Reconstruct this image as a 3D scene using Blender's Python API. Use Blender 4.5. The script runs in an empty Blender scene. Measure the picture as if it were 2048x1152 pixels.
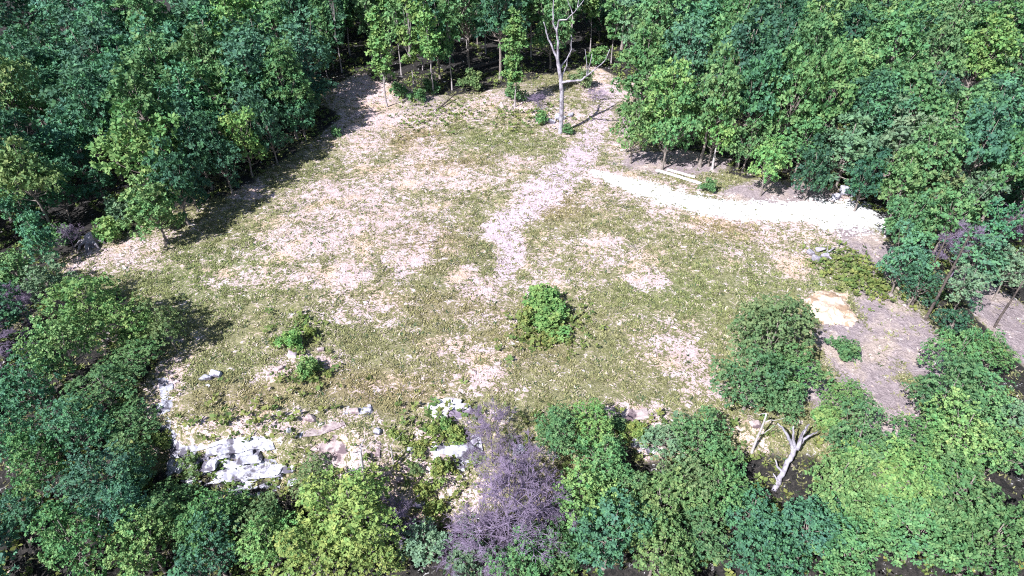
import bpy, bmesh, math, random
import numpy as np
from mathutils import Vector, Matrix

SC = bpy.context.scene
COL = SC.collection
R = math.radians

# ------------------------------------------------------------------ camera
CAM_H, PITCH, FPX = 40.0, 37.0, 1300.0
cd = bpy.data.cameras.new("camera")
cam = bpy.data.objects.new("camera", cd)
COL.objects.link(cam)
cam.location = (0, 0, CAM_H)
cam.rotation_euler = (R(90 - PITCH), 0, 0)
cd.sensor_width = 36
cd.lens = 36 * FPX / 2048
cd.clip_start = 0.5
cd.clip_end = 2000
SC.camera = cam

# ------------------------------------------------------------------ light
SUN_EL, SUN_AZ = 45.0, 43.0          # sun behind the camera and to its left
sd = Vector((-math.sin(R(SUN_AZ)) * math.cos(R(SUN_EL)),
             -math.cos(R(SUN_AZ)) * math.cos(R(SUN_EL)), math.sin(R(SUN_EL))))
w = bpy.data.worlds.new("World")
SC.world = w
w.use_nodes = True
wn = w.node_tree
bg = wn.nodes["Background"]
sky = wn.nodes.new("ShaderNodeTexSky")
sky.sky_type = 'NISHITA'
sky.sun_disc = False
sky.sun_elevation = R(SUN_EL)
sky.sun_rotation = R(180 + SUN_AZ)
wn.links.new(sky.outputs[0], bg.inputs[0])
bg.inputs[1].default_value = 0.07
sl = bpy.data.lights.new("sun", 'SUN')
sl.energy = 4.8
sl.angle = R(0.5)
sl.color = (1.0, 0.98, 0.975)
so = bpy.data.objects.new("sun", sl)
COL.objects.link(so)
so.location = (0, 0, 120)
so.rotation_euler = sd.to_track_quat('Z', 'Y').to_euler()

SC.view_settings.view_transform = 'Standard'
SC.view_settings.look = 'None'
SC.view_settings.gamma = 1.0
SC.view_settings.exposure = 0.78
SC.render.engine = 'CYCLES'
SC.cycles.max_bounces = 5
SC.cycles.diffuse_bounces = 3
SC.cycles.glossy_bounces = 2
SC.cycles.transmission_bounces = 3
SC.cycles.use_denoising = False
SC.cycles.pixel_filter_type = 'BLACKMAN_HARRIS'
SC.cycles.filter_width = 1.1

# ------------------------------------------------------------------ noise
def _hash(ix, iy, s):
    h = (ix.astype(np.int64) * 374761393 + iy.astype(np.int64) * 668265263 + s * 2147483647) & 0x7fffffff
    h = ((h ^ (h >> 13)) * 1274126177) & 0x7fffffff
    return ((h ^ (h >> 16)) & 0xffff) / 65535.0

def vnoise(x, y, s=0):
    x = np.asarray(x, float); y = np.asarray(y, float)
    ix = np.floor(x); iy = np.floor(y)
    fx = x - ix; fy = y - iy
    fx = fx * fx * (3 - 2 * fx); fy = fy * fy * (3 - 2 * fy)
    a = _hash(ix, iy, s); b = _hash(ix + 1, iy, s); c = _hash(ix, iy + 1, s); d = _hash(ix + 1, iy + 1, s)
    return (a * (1 - fx) + b * fx) * (1 - fy) + (c * (1 - fx) + d * fx) * fy

def fbm(x, y, s=0, o=4):
    v = 0; a = 0.5; t = 0
    for k in range(o):
        v = v + a * vnoise(x * 2 ** k, y * 2 ** k, s + k); t += a; a *= 0.55
    return v / t

def sstep(a, b, x):
    t = np.clip((x - a) / (b - a), 0, 1)
    return t * t * (3 - 2 * t)

# ------------------------------------------------------------------ terrain
EX = [-90, -50, -38, -30, -24, -16, -10, 0, 8, 17, 25, 32, 45, 90]
EY = [60, 47, 41, 36.5, 34.4, 33.2, 34.2, 35.5, 36, 36, 34, 30, 24, 10]

def tz(x, y):
    x = np.asarray(x, float); y = np.asarray(y, float)
    e = np.interp(x, EX, EY) + 1.2 * (vnoise(x * .35, y * .35, 5) - .5)
    d = np.maximum(e - y, 0)
    z = -11 * (1 - np.exp(-(d * d / (d + 2.0)) / 13))
    cl = sstep(-32, -28, x) * (1 - sstep(-15, -12, x)) + 0.35 * sstep(-12, -9, x) * (1 - sstep(-3, 0, x))
    z = z - 2.6 * cl * sstep(0.2, 1.6, d)
    z = z - 0.14 * np.maximum(-46 - x, 0) - 0.16 * np.maximum(x - 44, 0)
    z = z + 1.1 * (fbm(x * .05, y * .05, 11, 3) - .5) + 0.16 * (fbm(x * .5, y * .5, 12, 3) - .5)
    return z

cp, sp = math.cos(R(PITCH)), math.sin(R(PITCH))
def ray(px, py):
    u = (px - 1024) / FPX; v = (py - 576) / FPX
    return Vector((u, cp - v * sp, -sp - v * cp))      # unit depth along the optical axis

def at(px, py, h=0.0):
    """world point whose height above the terrain is h on the line of sight"""
    r = ray(px, py); z = h
    for _ in range(14):
        t = (z - CAM_H) / r.z
        x, y = r.x * t, r.y * t
        z = 0.5 * z + 0.5 * (float(tz(x, y)) + h)
    t = (z - CAM_H) / r.z
    return Vector((r.x * t, r.y * t, z)), t             # t is the depth

# ------------------------------------------------------------------ ground cover masks
def ell(l):
    o = []
    for px, py, rx, ry, s in l:
        p, t = at(px, py)
        el = math.asin(min(1, (CAM_H - p.z) / math.hypot(math.hypot(p.x, p.y), CAM_H - p.z)))
        o.append((p.x, p.y, rx * t / FPX, ry * t / FPX / math.sin(el), s))
    return o

DIRT = ell([(745, 195, 60, 55, 1.15), (690, 185, 40, 22, .8), (765, 240, 80, 22, 1.05), (725, 290, 36, 32, .85),
    (850, 310, 50, 30, .85), (800, 350, 130, 36, .72), (910, 358, 130, 26, .75), (690, 400, 125, 56, .76),
    (745, 440, 100, 40, .82), (620, 480, 85, 40, .82), (588, 494, 36, 22, 1.2), (690, 545, 46, 42, 1.08), (822, 522, 38, 26, 1.15),
    (730, 500, 90, 60, .62), (700, 610, 120, 50, .58), (962, 572, 44, 24, 1.1), (930, 552, 30, 20, .85), (1030, 320, 45, 20, .75),
    (1270, 385, 95, 40, .8), (1212, 482, 42, 18, 1.05), (1250, 520, 65, 30, .74), (1285, 560, 50, 20, .85), (1180, 500, 90, 50, .55),
    (1350, 430, 100, 40, .58), (1580, 515, 60, 45, .66), (1592, 540, 30, 18, 1.0), (1545, 470, 70, 30, .8), (1680, 470, 60, 30, .9),
    (950, 710, 42, 20, .95), (975, 752, 55, 25, .95), (900, 690, 60, 28, .66), (1010, 640, 120, 30, .5), (1370, 725, 62, 50, .9), (1350, 690, 95, 60, .55),
    (1010, 775, 45, 18, .75), (620, 722, 75, 22, .78), (560, 745, 40, 16, .8), (480, 560, 85, 22, .7), (1260, 825, 62, 20, 1.0), (1400, 790, 80, 30, .62),
    (900, 222, 120, 24, .62), (1000, 205, 110, 28, .72), (1200, 160, 45, 40, .95), (1120, 240, 46, 20, 1.05), (1265, 190, 40, 20, .8),
    (1240, 290, 50, 30, .7), (330, 770, 30, 60, .8), (235, 505, 110, 40, .62), (420, 850, 90, 25, .6), (640, 560, 160, 60, .5), (820, 430, 160, 60, .48), (1120, 560, 120, 50, .48), (900, 760, 120, 40, .5), (1450, 500, 120, 50, .45), (540, 840, 100, 25, .6), (700, 830, 90, 22, .62), (860, 860, 160, 40, .55),
    (500, 380, 30, 20, .8), (880, 940, 110, 70, .6), (730, 930, 90, 60, .75), (1290, 880, 60, 40, .8), (1500, 850, 40, 40, .6)])
LITTER = ell([(1350, 325, 130, 24, 1.0), (1560, 388, 110, 24, 1.1), (1740, 500, 60, 70, .9), (1800, 660, 70, 90, 1.05), (1765, 800, 80, 80, 1.05),
    (1715, 700, 80, 70, 1.05), (2030, 650, 80, 110, 1.0), (1640, 780, 40, 80, .8), (215, 500, 80, 36, .42), (1250, 250, 40, 40, .7), (1050, 190, 90, 30, .6), (840, 205, 90, 26, .65)])
GREEN = ell([(410, 560, 150, 70, 1.0), (330, 610, 100, 50, .9), (1000, 280, 120, 34, .6), (1685, 515, 55, 36, 1.3), (1350, 590, 130, 60, .75),
    (1440, 520, 120, 50, .5), (1735, 575, 42, 60, 1.1), (560, 480, 120, 40, .4), (1530, 560, 100, 60, .8), (470, 700, 120, 40, .5), (1650, 560, 60, 40, .9),
    (1090, 640, 70, 30, .9), (600, 650, 60, 20, .8), (640, 350, 60, 30, .4)])
TAN = ell([(830, 280, 60, 24, .9), (900, 330, 80, 16, .8), (900, 620, 160, 40, .6), (1450, 450, 70, 20, .9), (760, 780, 200, 40, .7), (1000, 680, 200, 60, .5),
    (480, 790, 140, 40, .6), (860, 480, 80, 50, .6), (1120, 420, 60, 40, .7)])
def line(pts): return [(*at(a, b)[0].xy, wd) for a, b, wd in pts]
TRACK = line([(1218, 175, 2.2), (1196, 255, 2.4), (1155, 318, 2.9), (1098, 372, 3.2), (1050, 420, 2.8), (1005, 455, 2.6), (1025, 505, 1.5), (1012, 548, 1.3)])
GRAVEL = line([(1186, 344, .9), (1260, 368, 2.2), (1340, 394, 2.7), (1420, 414, 2.8), (1500, 424, 2.9), (1600, 424, 3.0), (1665, 428, 4.6), (1705, 431, 4.2)])

def field(E, x, y):
    v = np.zeros_like(x)
    for cx, cy, rx, ry, s in E:
        q = ((x - cx) / rx) ** 2 + ((y - cy) / ry) ** 2
        v = np.maximum(v, s * np.exp(-q * 0.75))
    return v

def pathf(P, x, y):
    v = np.zeros_like(x)
    for (ax, ay, aw), (bx, by, bw) in zip(P[:-1], P[1:]):
        dx, dy = bx - ax, by - ay
        t = np.clip(((x - ax) * dx + (y - ay) * dy) / (dx * dx + dy * dy), 0, 1)
        d = np.hypot(x - ax - t * dx, y - ay - t * dy)
        wd = aw + (bw - aw) * t
        v = np.maximum(v, 1 - sstep(wd * .35, wd * 1.5, d))
    return v

# outline of the open clearing (world), everything outside is forest floor
CLEAR = [at(a, b)[0].xy for a, b in [(130, 520), (330, 440), (480, 385), (690, 240), (640, 190), (720, 150), (800, 190), (900, 195), (1010, 180), (1180, 130), (1260, 170),
    (1250, 270), (1330, 310), (1500, 365), (1640, 375), (1740, 430), (1760, 520), (1830, 620), (1860, 720), (1800, 860), (1680, 900), (1500, 880), (1250, 900),
    (1000, 1000), (800, 1000), (640, 960), (300, 900), (290, 800), (370, 680), (300, 600), (140, 560)]]
def inside(x, y):
    c = np.zeros(x.shape, bool); dm = np.full(x.shape, 1e9)
    n = len(CLEAR)
    for i in range(n):
        ax, ay = CLEAR[i]; bx, by = CLEAR[(i + 1) % n]
        dx, dy = bx - ax, by - ay
        t = np.clip(((x - ax) * dx + (y - ay) * dy) / (dx * dx + dy * dy), 0, 1)
        dm = np.minimum(dm, np.hypot(x - ax - t * dx, y - ay - t * dy))
        k = ((ay > y) != (by > y))
        c ^= k & (x < (bx - ax) * (y - ay) / (by - ay + 1e-12) + ax)
    return np.where(c, dm, -dm)

def masks(x, y):
    ns = fbm(x * .33, y * .33, 31, 4) - .5
    di = np.maximum(field(DIRT, x, y), np.maximum(0.84 * pathf(TRACK, x + 2.2 * (fbm(x * .5, y * .5, 37, 3) - .5), y), .85 * pathf([(a, b, c + 1.8) for a, b, c in GRAVEL], x, y))) + 0.8 * ns + .14 * sstep(25, -10, x) * sstep(48, 60, y) + .04
    gr = pathf(GRAVEL, x + 1.2 * (fbm(x * .6, y * .6, 33, 3) - .5), y + 1.6 * (fbm(x * .6, y * .6, 34, 3) - .5))
    li = field(LITTER, x, y) + .3 * ns
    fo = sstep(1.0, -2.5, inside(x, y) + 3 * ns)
    ge = field(GREEN, x, y) + .5 * (fbm(x * .25, y * .25, 35, 3) - .5)
    ta = field(TAN, x, y) + .5 * (fbm(x * .25, y * .25, 36, 3) - .5)
    tr = pathf(TRACK, x, y)
    return di, gr, li, fo, ge, ta, tr

# ------------------------------------------------------------------ materials
def newmat(name):
    m = bpy.data.materials.new(name); m.use_nodes = True
    nt = m.node_tree
    return m, nt, nt.nodes, nt.links, nt.nodes["Principled BSDF"]

def N(nt, t, **kw):
    n = nt.nodes.new(t)
    for k, v in kw.items(): setattr(n, k, v)
    return n

def mixc(nt, f, a, b):
    n = nt.nodes.new("ShaderNodeMix"); n.data_type = 'RGBA'
    for s, v in ((n.inputs[0], f), (n.inputs[6], a), (n.inputs[7], b)):
        if hasattr(v, "is_output"): nt.links.new(v, s)
        elif isinstance(v, tuple): s.default_value = (*v, 1)
        else: s.default_value = v
    return n.outputs[2]

def mth(nt, op, a, b=0.0, clamp=False):
    n = nt.nodes.new("ShaderNodeMath"); n.operation = op; n.use_clamp = clamp
    for s, v in ((n.inputs[0], a), (n.inputs[1], b)):
        if hasattr(v, "is_output"): nt.links.new(v, s)
        else: s.default_value = v
    return n.outputs[0]

def noise(nt, scale, detail=4, rough=.55, vec=None, dist=0.0):
    n = nt.nodes.new("ShaderNodeTexNoise")
    n.inputs["Scale"].default_value = scale; n.inputs["Detail"].default_value = detail
    n.inputs["Roughness"].default_value = rough; n.inputs["Distortion"].default_value = dist
    if vec is not None: nt.links.new(vec, n.inputs["Vector"])
    return n.outputs[0]

def attr(nt, name, out="Fac"):
    n = nt.nodes.new("ShaderNodeAttribute"); n.attribute_name = name
    return n.outputs[out]

def rng(nt, v, a, b):
    n = nt.nodes.new("ShaderNodeMapRange"); n.interpolation_type = 'SMOOTHSTEP'
    nt.links.new(v, n.inputs[0]); n.inputs[1].default_value = a; n.inputs[2].default_value = b
    return n.outputs[0]

def ground_material():
    m, nt, nd, lk, bs = newmat("clearing_ground")
    co = N(nt, "ShaderNodeTexCoord").outputs["Object"]
    n1 = noise(nt, 0.9, 6, .6, co, .6); n2 = noise(nt, 1.7, 6, .68, co, 1.6); n3 = noise(nt, 9, 3, .6, co); n4 = noise(nt, .22, 4, .6, co)
    grass = mixc(nt, rng(nt, n2, .36, .62), (.165, .168, .078), (.355, .342, .180))
    grass = mixc(nt, mth(nt, 'MULTIPLY', rng(nt, attr(nt, "tan"), .15, .8), .75), grass, mixc(nt, rng(nt, n2, .35, .65), (.22, .165, .09), (.38, .30, .19)))
    grass = mixc(nt, mth(nt, 'MULTIPLY', rng(nt, attr(nt, "green"), .2, .9), .8), grass, mixc(nt, rng(nt, n2, .35, .65), (.125, .155, .062), (.30, .325, .15)))
    grass = mixc(nt, mth(nt, 'MULTIPLY', rng(nt, n3, .52, .66), .55), grass, (.50, .42, .38))
    dirt = mixc(nt, rng(nt, n1, .35, .65), (.64, .48, .48), (.72, .585, .62))
    dirt = mixc(nt, rng(nt, n4, .5, .66), dirt, (.74, .54, .44))
    dirt = mixc(nt, mth(nt, 'MULTIPLY', attr(nt, "track"), .8), dirt, mixc(nt, rng(nt, n2, .35, .65), (.58, .455, .56), (.72, .59, .70)))
    dirt = mixc(nt, mth(nt, 'MULTIPLY', rng(nt, n3, .55, .7), .5), dirt, (.36, .28, .22))
    dv = mth(nt, 'ADD', attr(nt, "dirt"), mth(nt, 'MULTIPLY', mth(nt, 'SUBTRACT', n2, .5), 4.6))
    dv = mth(nt, 'ADD', dv, mth(nt, 'MULTIPLY', mth(nt, 'SUBTRACT', n3, .5), 2.2))
    dv = mth(nt, 'ADD', dv, mth(nt, 'MULTIPLY', mth(nt, 'SUBTRACT', n1, .5), 1.6))
    c = mixc(nt, rng(nt, dv, .50, .64), grass, dirt)
    lit = mixc(nt, rng(nt, n2, .35, .65), (.29, .235, .255), (.46, .385, .41))
    lit = mixc(nt, rng(nt, n1, .55, .7), lit, (.60, .50, .48))
    lit = mixc(nt, mth(nt, 'MULTIPLY', rng(nt, n4, .48, .64), .8), lit, mixc(nt, rng(nt, n2, .4, .6), (.44, .36, .32), (.66, .54, .48)))
    lv = mth(nt, 'ADD', attr(nt, "litter"), mth(nt, 'MULTIPLY', mth(nt, 'SUBTRACT', n2, .5), .9))
    c = mixc(nt, rng(nt, lv, .4, .62), c, lit)
    flo = mixc(nt, rng(nt, n2, .35, .65), (.022, .022, .023), (.062, .056, .054))  # floor kept near black: canopy shade is put into its colour
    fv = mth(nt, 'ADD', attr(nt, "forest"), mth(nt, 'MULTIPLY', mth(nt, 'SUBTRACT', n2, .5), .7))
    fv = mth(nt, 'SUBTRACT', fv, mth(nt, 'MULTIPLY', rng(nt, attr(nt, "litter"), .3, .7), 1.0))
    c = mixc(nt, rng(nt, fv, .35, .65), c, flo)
    gv = mth(nt, 'ADD', attr(nt, "gravel"), mth(nt, 'MULTIPLY', mth(nt, 'SUBTRACT', n2, .5), 3.0))
    gv = mth(nt, 'ADD', gv, mth(nt, 'MULTIPLY', mth(nt, 'SUBTRACT', n1, .5), 2.2))
    gc = mixc(nt, rng(nt, n3, .3, .7), (.84, .84, .88), (.90, .90, .93))
    c = mixc(nt, rng(nt, gv, .42, .8), c, gc)
    lk.new(c, bs.inputs["Base Color"])
    bs.inputs["Roughness"].default_value = .95
    bs.inputs["Specular IOR Level"].default_value = .15
    b = N(nt, "ShaderNodeBump"); b.inputs["Strength"].default_value = .9; b.inputs["Distance"].default_value = .25
    lk.new(mth(nt, 'ADD', n2, mth(nt, 'MULTIPLY', n3, .5)), b.inputs["Height"]); lk.new(b.outputs[0], bs.inputs["Normal"])
    return m

def leaf_material(name, trans=.17):
    m, nt, nd, lk, bs = newmat(name)
    oi = N(nt, "ShaderNodeObjectInfo")
    t = attr(nt, "tint")
    hv = N(nt, "ShaderNodeHueSaturation")
    lk.new(oi.outputs["Color"], hv.inputs["Color"])
    tc = N(nt, "ShaderNodeTexCoord").outputs["Object"]
    nz = mth(nt, 'MULTIPLY', mth(nt, 'SUBTRACT', noise(nt, .55, 3, .6, tc), .5), .16)
    lk.new(mth(nt, 'ADD', mth(nt, 'SUBTRACT', .528, mth(nt, 'MULTIPLY', t, .075)), nz), hv.inputs["Hue"])
    lk.new(mth(nt, 'ADD', .72, mth(nt, 'MULTIPLY', t, .56)), hv.inputs["Value"])
    lk.new(hv.outputs[0], bs.inputs["Base Color"])
    bs.inputs["Roughness"].default_value = .6
    bs.inputs["Specular IOR Level"].default_value = .18
    tr = N(nt, "ShaderNodeBsdfTranslucent"); lk.new(mixc(nt, .35, hv.outputs[0], (.10, .18, .02)), tr.inputs[0])
    mx = N(nt, "ShaderNodeMixShader"); mx.inputs[0].default_value = trans
    lk.new(bs.outputs[0], mx.inputs[1]); lk.new(tr.outputs[0], mx.inputs[2])
    lk.new(mx.outputs[0], nd["Material Output"].inputs[0])
    return m

def rough_material(name, a, b, scale=3.0, c=None, bump=.4, rough=.85):
    m, nt, nd, lk, bs = newmat(name)
    co = N(nt, "ShaderNodeTexCoord").outputs["Object"]
    n1 = noise(nt, scale, 6, .65, co, .8); n2 = noise(nt, scale * .4, 4, .6, co)
    k = mixc(nt, rng(nt, n1, .35, .65), a, b)
    if c: k = mixc(nt, rng(nt, n2, .50, .60), k, c)
    lk.new(k, bs.inputs["Base Color"]); bs.inputs["Roughness"].default_value = rough
    bs.inputs["Specular IOR Level"].default_value = .25
    bp = N(nt, "ShaderNodeBump"); bp.inputs["Strength"].default_value = bump; bp.inputs["Distance"].default_value = .1
    lk.new(n1, bp.inputs["Height"]); lk.new(bp.outputs[0], bs.inputs["Normal"])
    return m

def attr_material(name, attrname="shade", rough=.9):
    m, nt, nd, lk, bs = newmat(name)
    lk.new(attr(nt, attrname, "Color"), bs.inputs["Base Color"])
    bs.inputs["Roughness"].default_value = rough; bs.inputs["Specular IOR Level"].default_value = .2
    return m

M_LEAF = leaf_material("leaves")
M_BARK = rough_material("bark_grey", (.16, .13, .12), (.34, .30, .28), 4.0)
M_PALE = rough_material("bark_pale", (.40, .36, .38), (.62, .58, .60), 3.0)
M_STEM = rough_material("stem_grey", (.24, .21, .22), (.44, .40, .41), 3.0)
M_DEAD = rough_material("dead_wood", (.30, .28, .34), (.48, .46, .53), 3.0, (.20, .18, .22))
M_TWIG = rough_material("bare_twigs", (.160, .125, .195), (.34, .27, .405), 2.0)
M_ROCK = rough_material("limestone", (.34, .34, .42), (.66, .66, .75), 1.9, (.13, .12, .16), 1.0)
M_PINK = rough_material("pink_stone", (.36, .28, .29), (.58, .49, .49), 1.9, (.18, .13, .15), .9)
M_LICH = rough_material("stained_stone", (.30, .25, .31), (.46, .40, .47), 1.8, (.80, .76, .78), .6)
M_SLAB = rough_material("stained_slab", (.66, .63, .67), (.78, .76, .79), 1.6, (.24, .19, .27), .7)
M_MOUND = rough_material("sandy_straw", (.62, .45, .35), (.78, .64, .55), 1.6, (.40, .28, .20), 1.0)
M_BOARD = rough_material("white_paint", (.78, .78, .80), (.84, .84, .85), 6.0, (.66, .65, .66), .1, .6)
M_LOG = rough_material("dark_log", (.06, .05, .05), (.16, .13, .12), 4.0)

# ------------------------------------------------------------------ object helpers
def mesh_np(name, V, F, nside, mat, smooth=False, tint=None, shade=None):
    me = bpy.data.meshes.new(name)
    V = np.asarray(V, np.float32); F = np.asarray(F, np.int32)
    me.vertices.add(len(V)); me.vertices.foreach_set("co", V.ravel())
    nf = len(F)
    me.loops.add(nf * nside); me.loops.foreach_set("vertex_index", F.ravel())
    me.polygons.add(nf); me.polygons.foreach_set("loop_start", np.arange(0, nf * nside, nside, dtype=np.int32))
    if tint is not None:
        a = me.attributes.new("tint", 'FLOAT', 'POINT'); a.data.foreach_set("value", np.asarray(tint, np.float32))
    if shade is not None:
        a = me.attributes.new("shade", 'FLOAT_COLOR', 'POINT')
        s = np.ones((len(V), 4), np.float32); s[:, :3] = shade; a.data.foreach_set("color", s.ravel())
    me.materials.append(mat)
    me.update(calc_edges=True); me.validate()
    me.polygons.foreach_set("use_smooth", np.full(nf, smooth))
    return me

def link(name, me, parent=None):
    o = bpy.data.objects.new(name, me); COL.objects.link(o)
    if parent is not None: o.parent = parent
    return o

def tag(o, label=None, cat=None, group=None, kind=None):
    if label: o["label"] = label
    if cat: o["category"] = cat
    if group: o["group"] = group
    if kind: o["kind"] = kind
    return o

def empty(name, loc):
    o = bpy.data.objects.new(name, None); COL.objects.link(o); o.location = loc
    o.empty_display_size = .5
    return o

class Tubes:
    def __init__(s): s.V = []; s.F = []; s.n = 0
    def add(s, pts, rad, sides=6):
        P = [Vector(p) for p in pts]
        ref = Vector((.31, .87, .21))
        base = s.n
        for i, p in enumerate(P):
            d = (P[min(i + 1, len(P) - 1)] - P[max(i - 1, 0)]).normalized()
            a = d.cross(ref)
            if a.length < .1: a = d.cross(Vector((1, 0, 0)))
            a.normalize(); b = d.cross(a)
            for k in range(sides):
                q = 2 * math.pi * k / sides
                s.V.append(tuple(p + (a * math.cos(q) + b * math.sin(q)) * rad[i]))
        for i in range(len(P) - 1):
            for k in range(sides):
                k2 = (k + 1) % sides
                s.F.append((base + i * sides + k, base + i * sides + k2, base + (i + 1) * sides + k2, base + (i + 1) * sides + k))
        s.n += len(P) * sides
        # cap both ends with a fan of quads folded onto the centre
        for e, ring in ((P[0], 0), (P[-1], len(P) - 1)):
            s.V.append(tuple(e)); c = s.n; s.n += 1
            for k in range(0, sides, 2):
                s.F.append((base + ring * sides + k, base + ring * sides + (k + 1) % sides, base + ring * sides + (k + 2) % sides, c))
    def mesh(s, name, mat, smooth=True): return mesh_np(name, s.V, s.F, 4, mat, smooth)

# ------------------------------------------------------------------ crowns
def fib(n):
    i = np.arange(n) + .5
    z = 1 - 2 * i / n; ph = i * 2.399963
    r = np.sqrt(1 - z * z)
    return np.stack([r * np.cos(ph), r * np.sin(ph), z], 1)

def unit(a): return a / np.maximum(np.linalg.norm(a, axis=-1, keepdims=True), 1e-9)

def leaves_from_clumps(C, Nn, size, rs, per=7, tint=None, flat=.55):
    """each clump is a little dome of folded leaf sprays"""
    n = len(C)
    a = unit(np.cross(Nn, rs.normal(size=(n, 3)))); b = np.cross(Nn, a)
    sz = size * rs.uniform(.7, 1.3, n)
    V = []; T = []
    if tint is None: tint = rs.uniform(.25, .75, n)
    for k in range(per):
        q = 2 * math.pi * k / per + rs.uniform(-.5, .5, n)
        lift = rs.uniform(.15, .95, n)
        d = unit(a * np.cos(q)[:, None] + b * np.sin(q)[:, None] + Nn * lift[:, None])
        nn = unit(Nn * (1.0 - flat * lift)[:, None] + rs.normal(size=(n, 3)) * .38)
        side = unit(np.cross(d, nn))
        up = np.cross(side, d)
        L = (sz * rs.uniform(.75, 1.25, n))[:, None]; W = L * rs.uniform(.24, .42, n)[:, None]
        p0 = C + d * L * .12
        mid = p0 + d * L * .5
        V.append(np.stack([p0, mid + side * W - up * L * .12, p0 + d * L - up * L * .22, mid - side * W - up * L * .12], 1))
        T.append(np.repeat(np.clip(tint + rs.uniform(-.25, .25, n), 0, 1)[:, None], 4, 1))
    V = np.concatenate(V); T = np.concatenate(T)
    return V.reshape(-1, 3), np.arange(len(V) * 4).reshape(-1, 4), T.ravel()

def lobes_to_leaves(L, rs, cl=.5, cover=1.0, lower=-.45, gap=.1, per=9):
    """L: lobes (x,y,z,r).  Leafy clumps of radius cl on every lobe's skin, a thinner shell inside."""
    Cs, Ns, Ts = [], [], []
    LC = L[:, :3]; LR = L[:, 3]
    for i, (x, y, z, r) in enumerate(L):
        for sh, cv in ((1.0, cover), (.6, cover * .3)):
            n = max(7, int(cv * 2.6 * (r * sh / cl) ** 2 + 4))
            d = unit(fib(n) + rs.normal(size=(n, 3)) * .28)
            keep = (d[:, 2] > lower + rs.uniform(-.25, .25, n)) & (rs.uniform(size=n) > gap)
            d = d[keep]
            c = np.array([x, y, z]) + d * (r * sh * rs.uniform(.62, 1.22, len(d)))[:, None] * np.array([1, 1, .85])
            if sh == 1.0:
                dist = np.linalg.norm(c[:, None] - LC[None], axis=2) / LR[None]
                dist[:, i] = 9
                ok = dist.min(1) > .8
                c = c[ok]; d = d[ok]
            Cs.append(c); Ns.append(unit(d * .62 + np.array([0, 0, .5]) + rs.normal(size=d.shape) * .34))
            Ts.append(np.clip(rs.normal(.5, .1) + rs.uniform(-.25, .25, len(c)), 0, 1))
    return leaves_from_clumps(np.concatenate(Cs), np.concatenate(Ns), cl, rs, per, np.concatenate(Ts))

def make_crown(name, seed, rad, zc, rz, nl, leaf, cover=1.0, lower=-.45, gap=.1):
    rs = np.random.RandomState(seed)
    d = unit(fib(nl) + rs.normal(size=(nl, 3)) * .45)
    d = d[d[:, 2] > -.7]
    wob = 1 + .22 * np.sin(2 * np.arctan2(d[:, 1], d[:, 0]) + rs.uniform(0, 6)) + .14 * np.sin(3 * np.arctan2(d[:, 1], d[:, 0]) + rs.uniform(0, 6))
    rr = (rs.uniform(.42, .95, len(d)) * wob)[:, None]
    c = d * rr * np.array([rad, rad, rz]) + np.array([0, 0, zc])
    lr = rs.uniform(.18, .42, len(d)) * rad
    L = np.concatenate([np.concatenate([c, lr[:, None]], 1), [[0, 0, zc, rad * .5]]])
    V, F, T = lobes_to_leaves(L, rs, leaf, cover, lower, gap)
    return mesh_np(name, V, F, 4, M_LEAF, False, T), L

def make_trunk(name, seed, L, h, r0, mat, zlow):
    rnd = random.Random(seed); tb = Tubes()
    top = h; P = []; k = 7
    for i in range(k + 1):
        t = i / k
        P.append((rnd.uniform(-.12, .12) * (i > 0) * (1 + t), rnd.uniform(-.12, .12) * (i > 0) * (1 + t), -0.6 + (top + .6) * t))
    tb.add(P, [r0 * (1.5 if i == 0 else 1 - .82 * i / k) for i in range(k + 1)], 8)
    for x, y, z, r in L:
        a = zlow + (z - zlow) * rnd.uniform(.25, .6); a = min(a, h * .92)
        i = max(0, min(k - 1, int((a + .6) / (top + .6) * k)))
        p0 = Vector(P[i]).lerp(Vector(P[i + 1]), .5); p0.z = max(a, .3)
        p1 = Vector((x, y, z)); m = p0.lerp(p1, .5) + Vector((rnd.uniform(-.2, .2), rnd.uniform(-.2, .2), -.15 * (p1 - p0).length + .1))
        rr = r0 * .34
        tb.add([p0, m, p1], [rr, rr * .6, rr * .2], 6)
    return tb.mesh(name, mat)

# model library: kind -> list of (crown mesh, trunk mesh, radius, crown centre height)
LIB = {}
def lib(kind, n, seed, rad, zc, rz, nl, leaf, h, r0, mat=None, **kw):
    LIB[kind] = []
    for i in range(n):
        m, L = make_crown("crown", seed + i, rad, zc, rz, nl, leaf, **kw)
        t = make_trunk("trunk", seed + i, L, h, r0, mat or M_BARK, zc - rz * .9)
        LIB[kind].append((m, t, rad * 1.14, zc))
lib("tall", 5, 100, 4.2, 10.0, 6.0, 46, .45, 14, .28, cover=.8)
lib("mid", 5, 200, 3.6, 5.6, 4.8, 38, .38, 9, .20, cover=.8)
lib("near", 6, 250, 3.6, 5.6, 4.4, 40, .26, 9, .20, cover=.66)
lib("shrub", 4, 300, 1.6, 1.35, 1.35, 22, .23, 2.2, .07, cover=1.0, lower=-.7)
lib("loose", 4, 400, 3.2, 6.2, 3.9, 30, .34, 9.5, .16, cover=.6, gap=.25)

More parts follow.
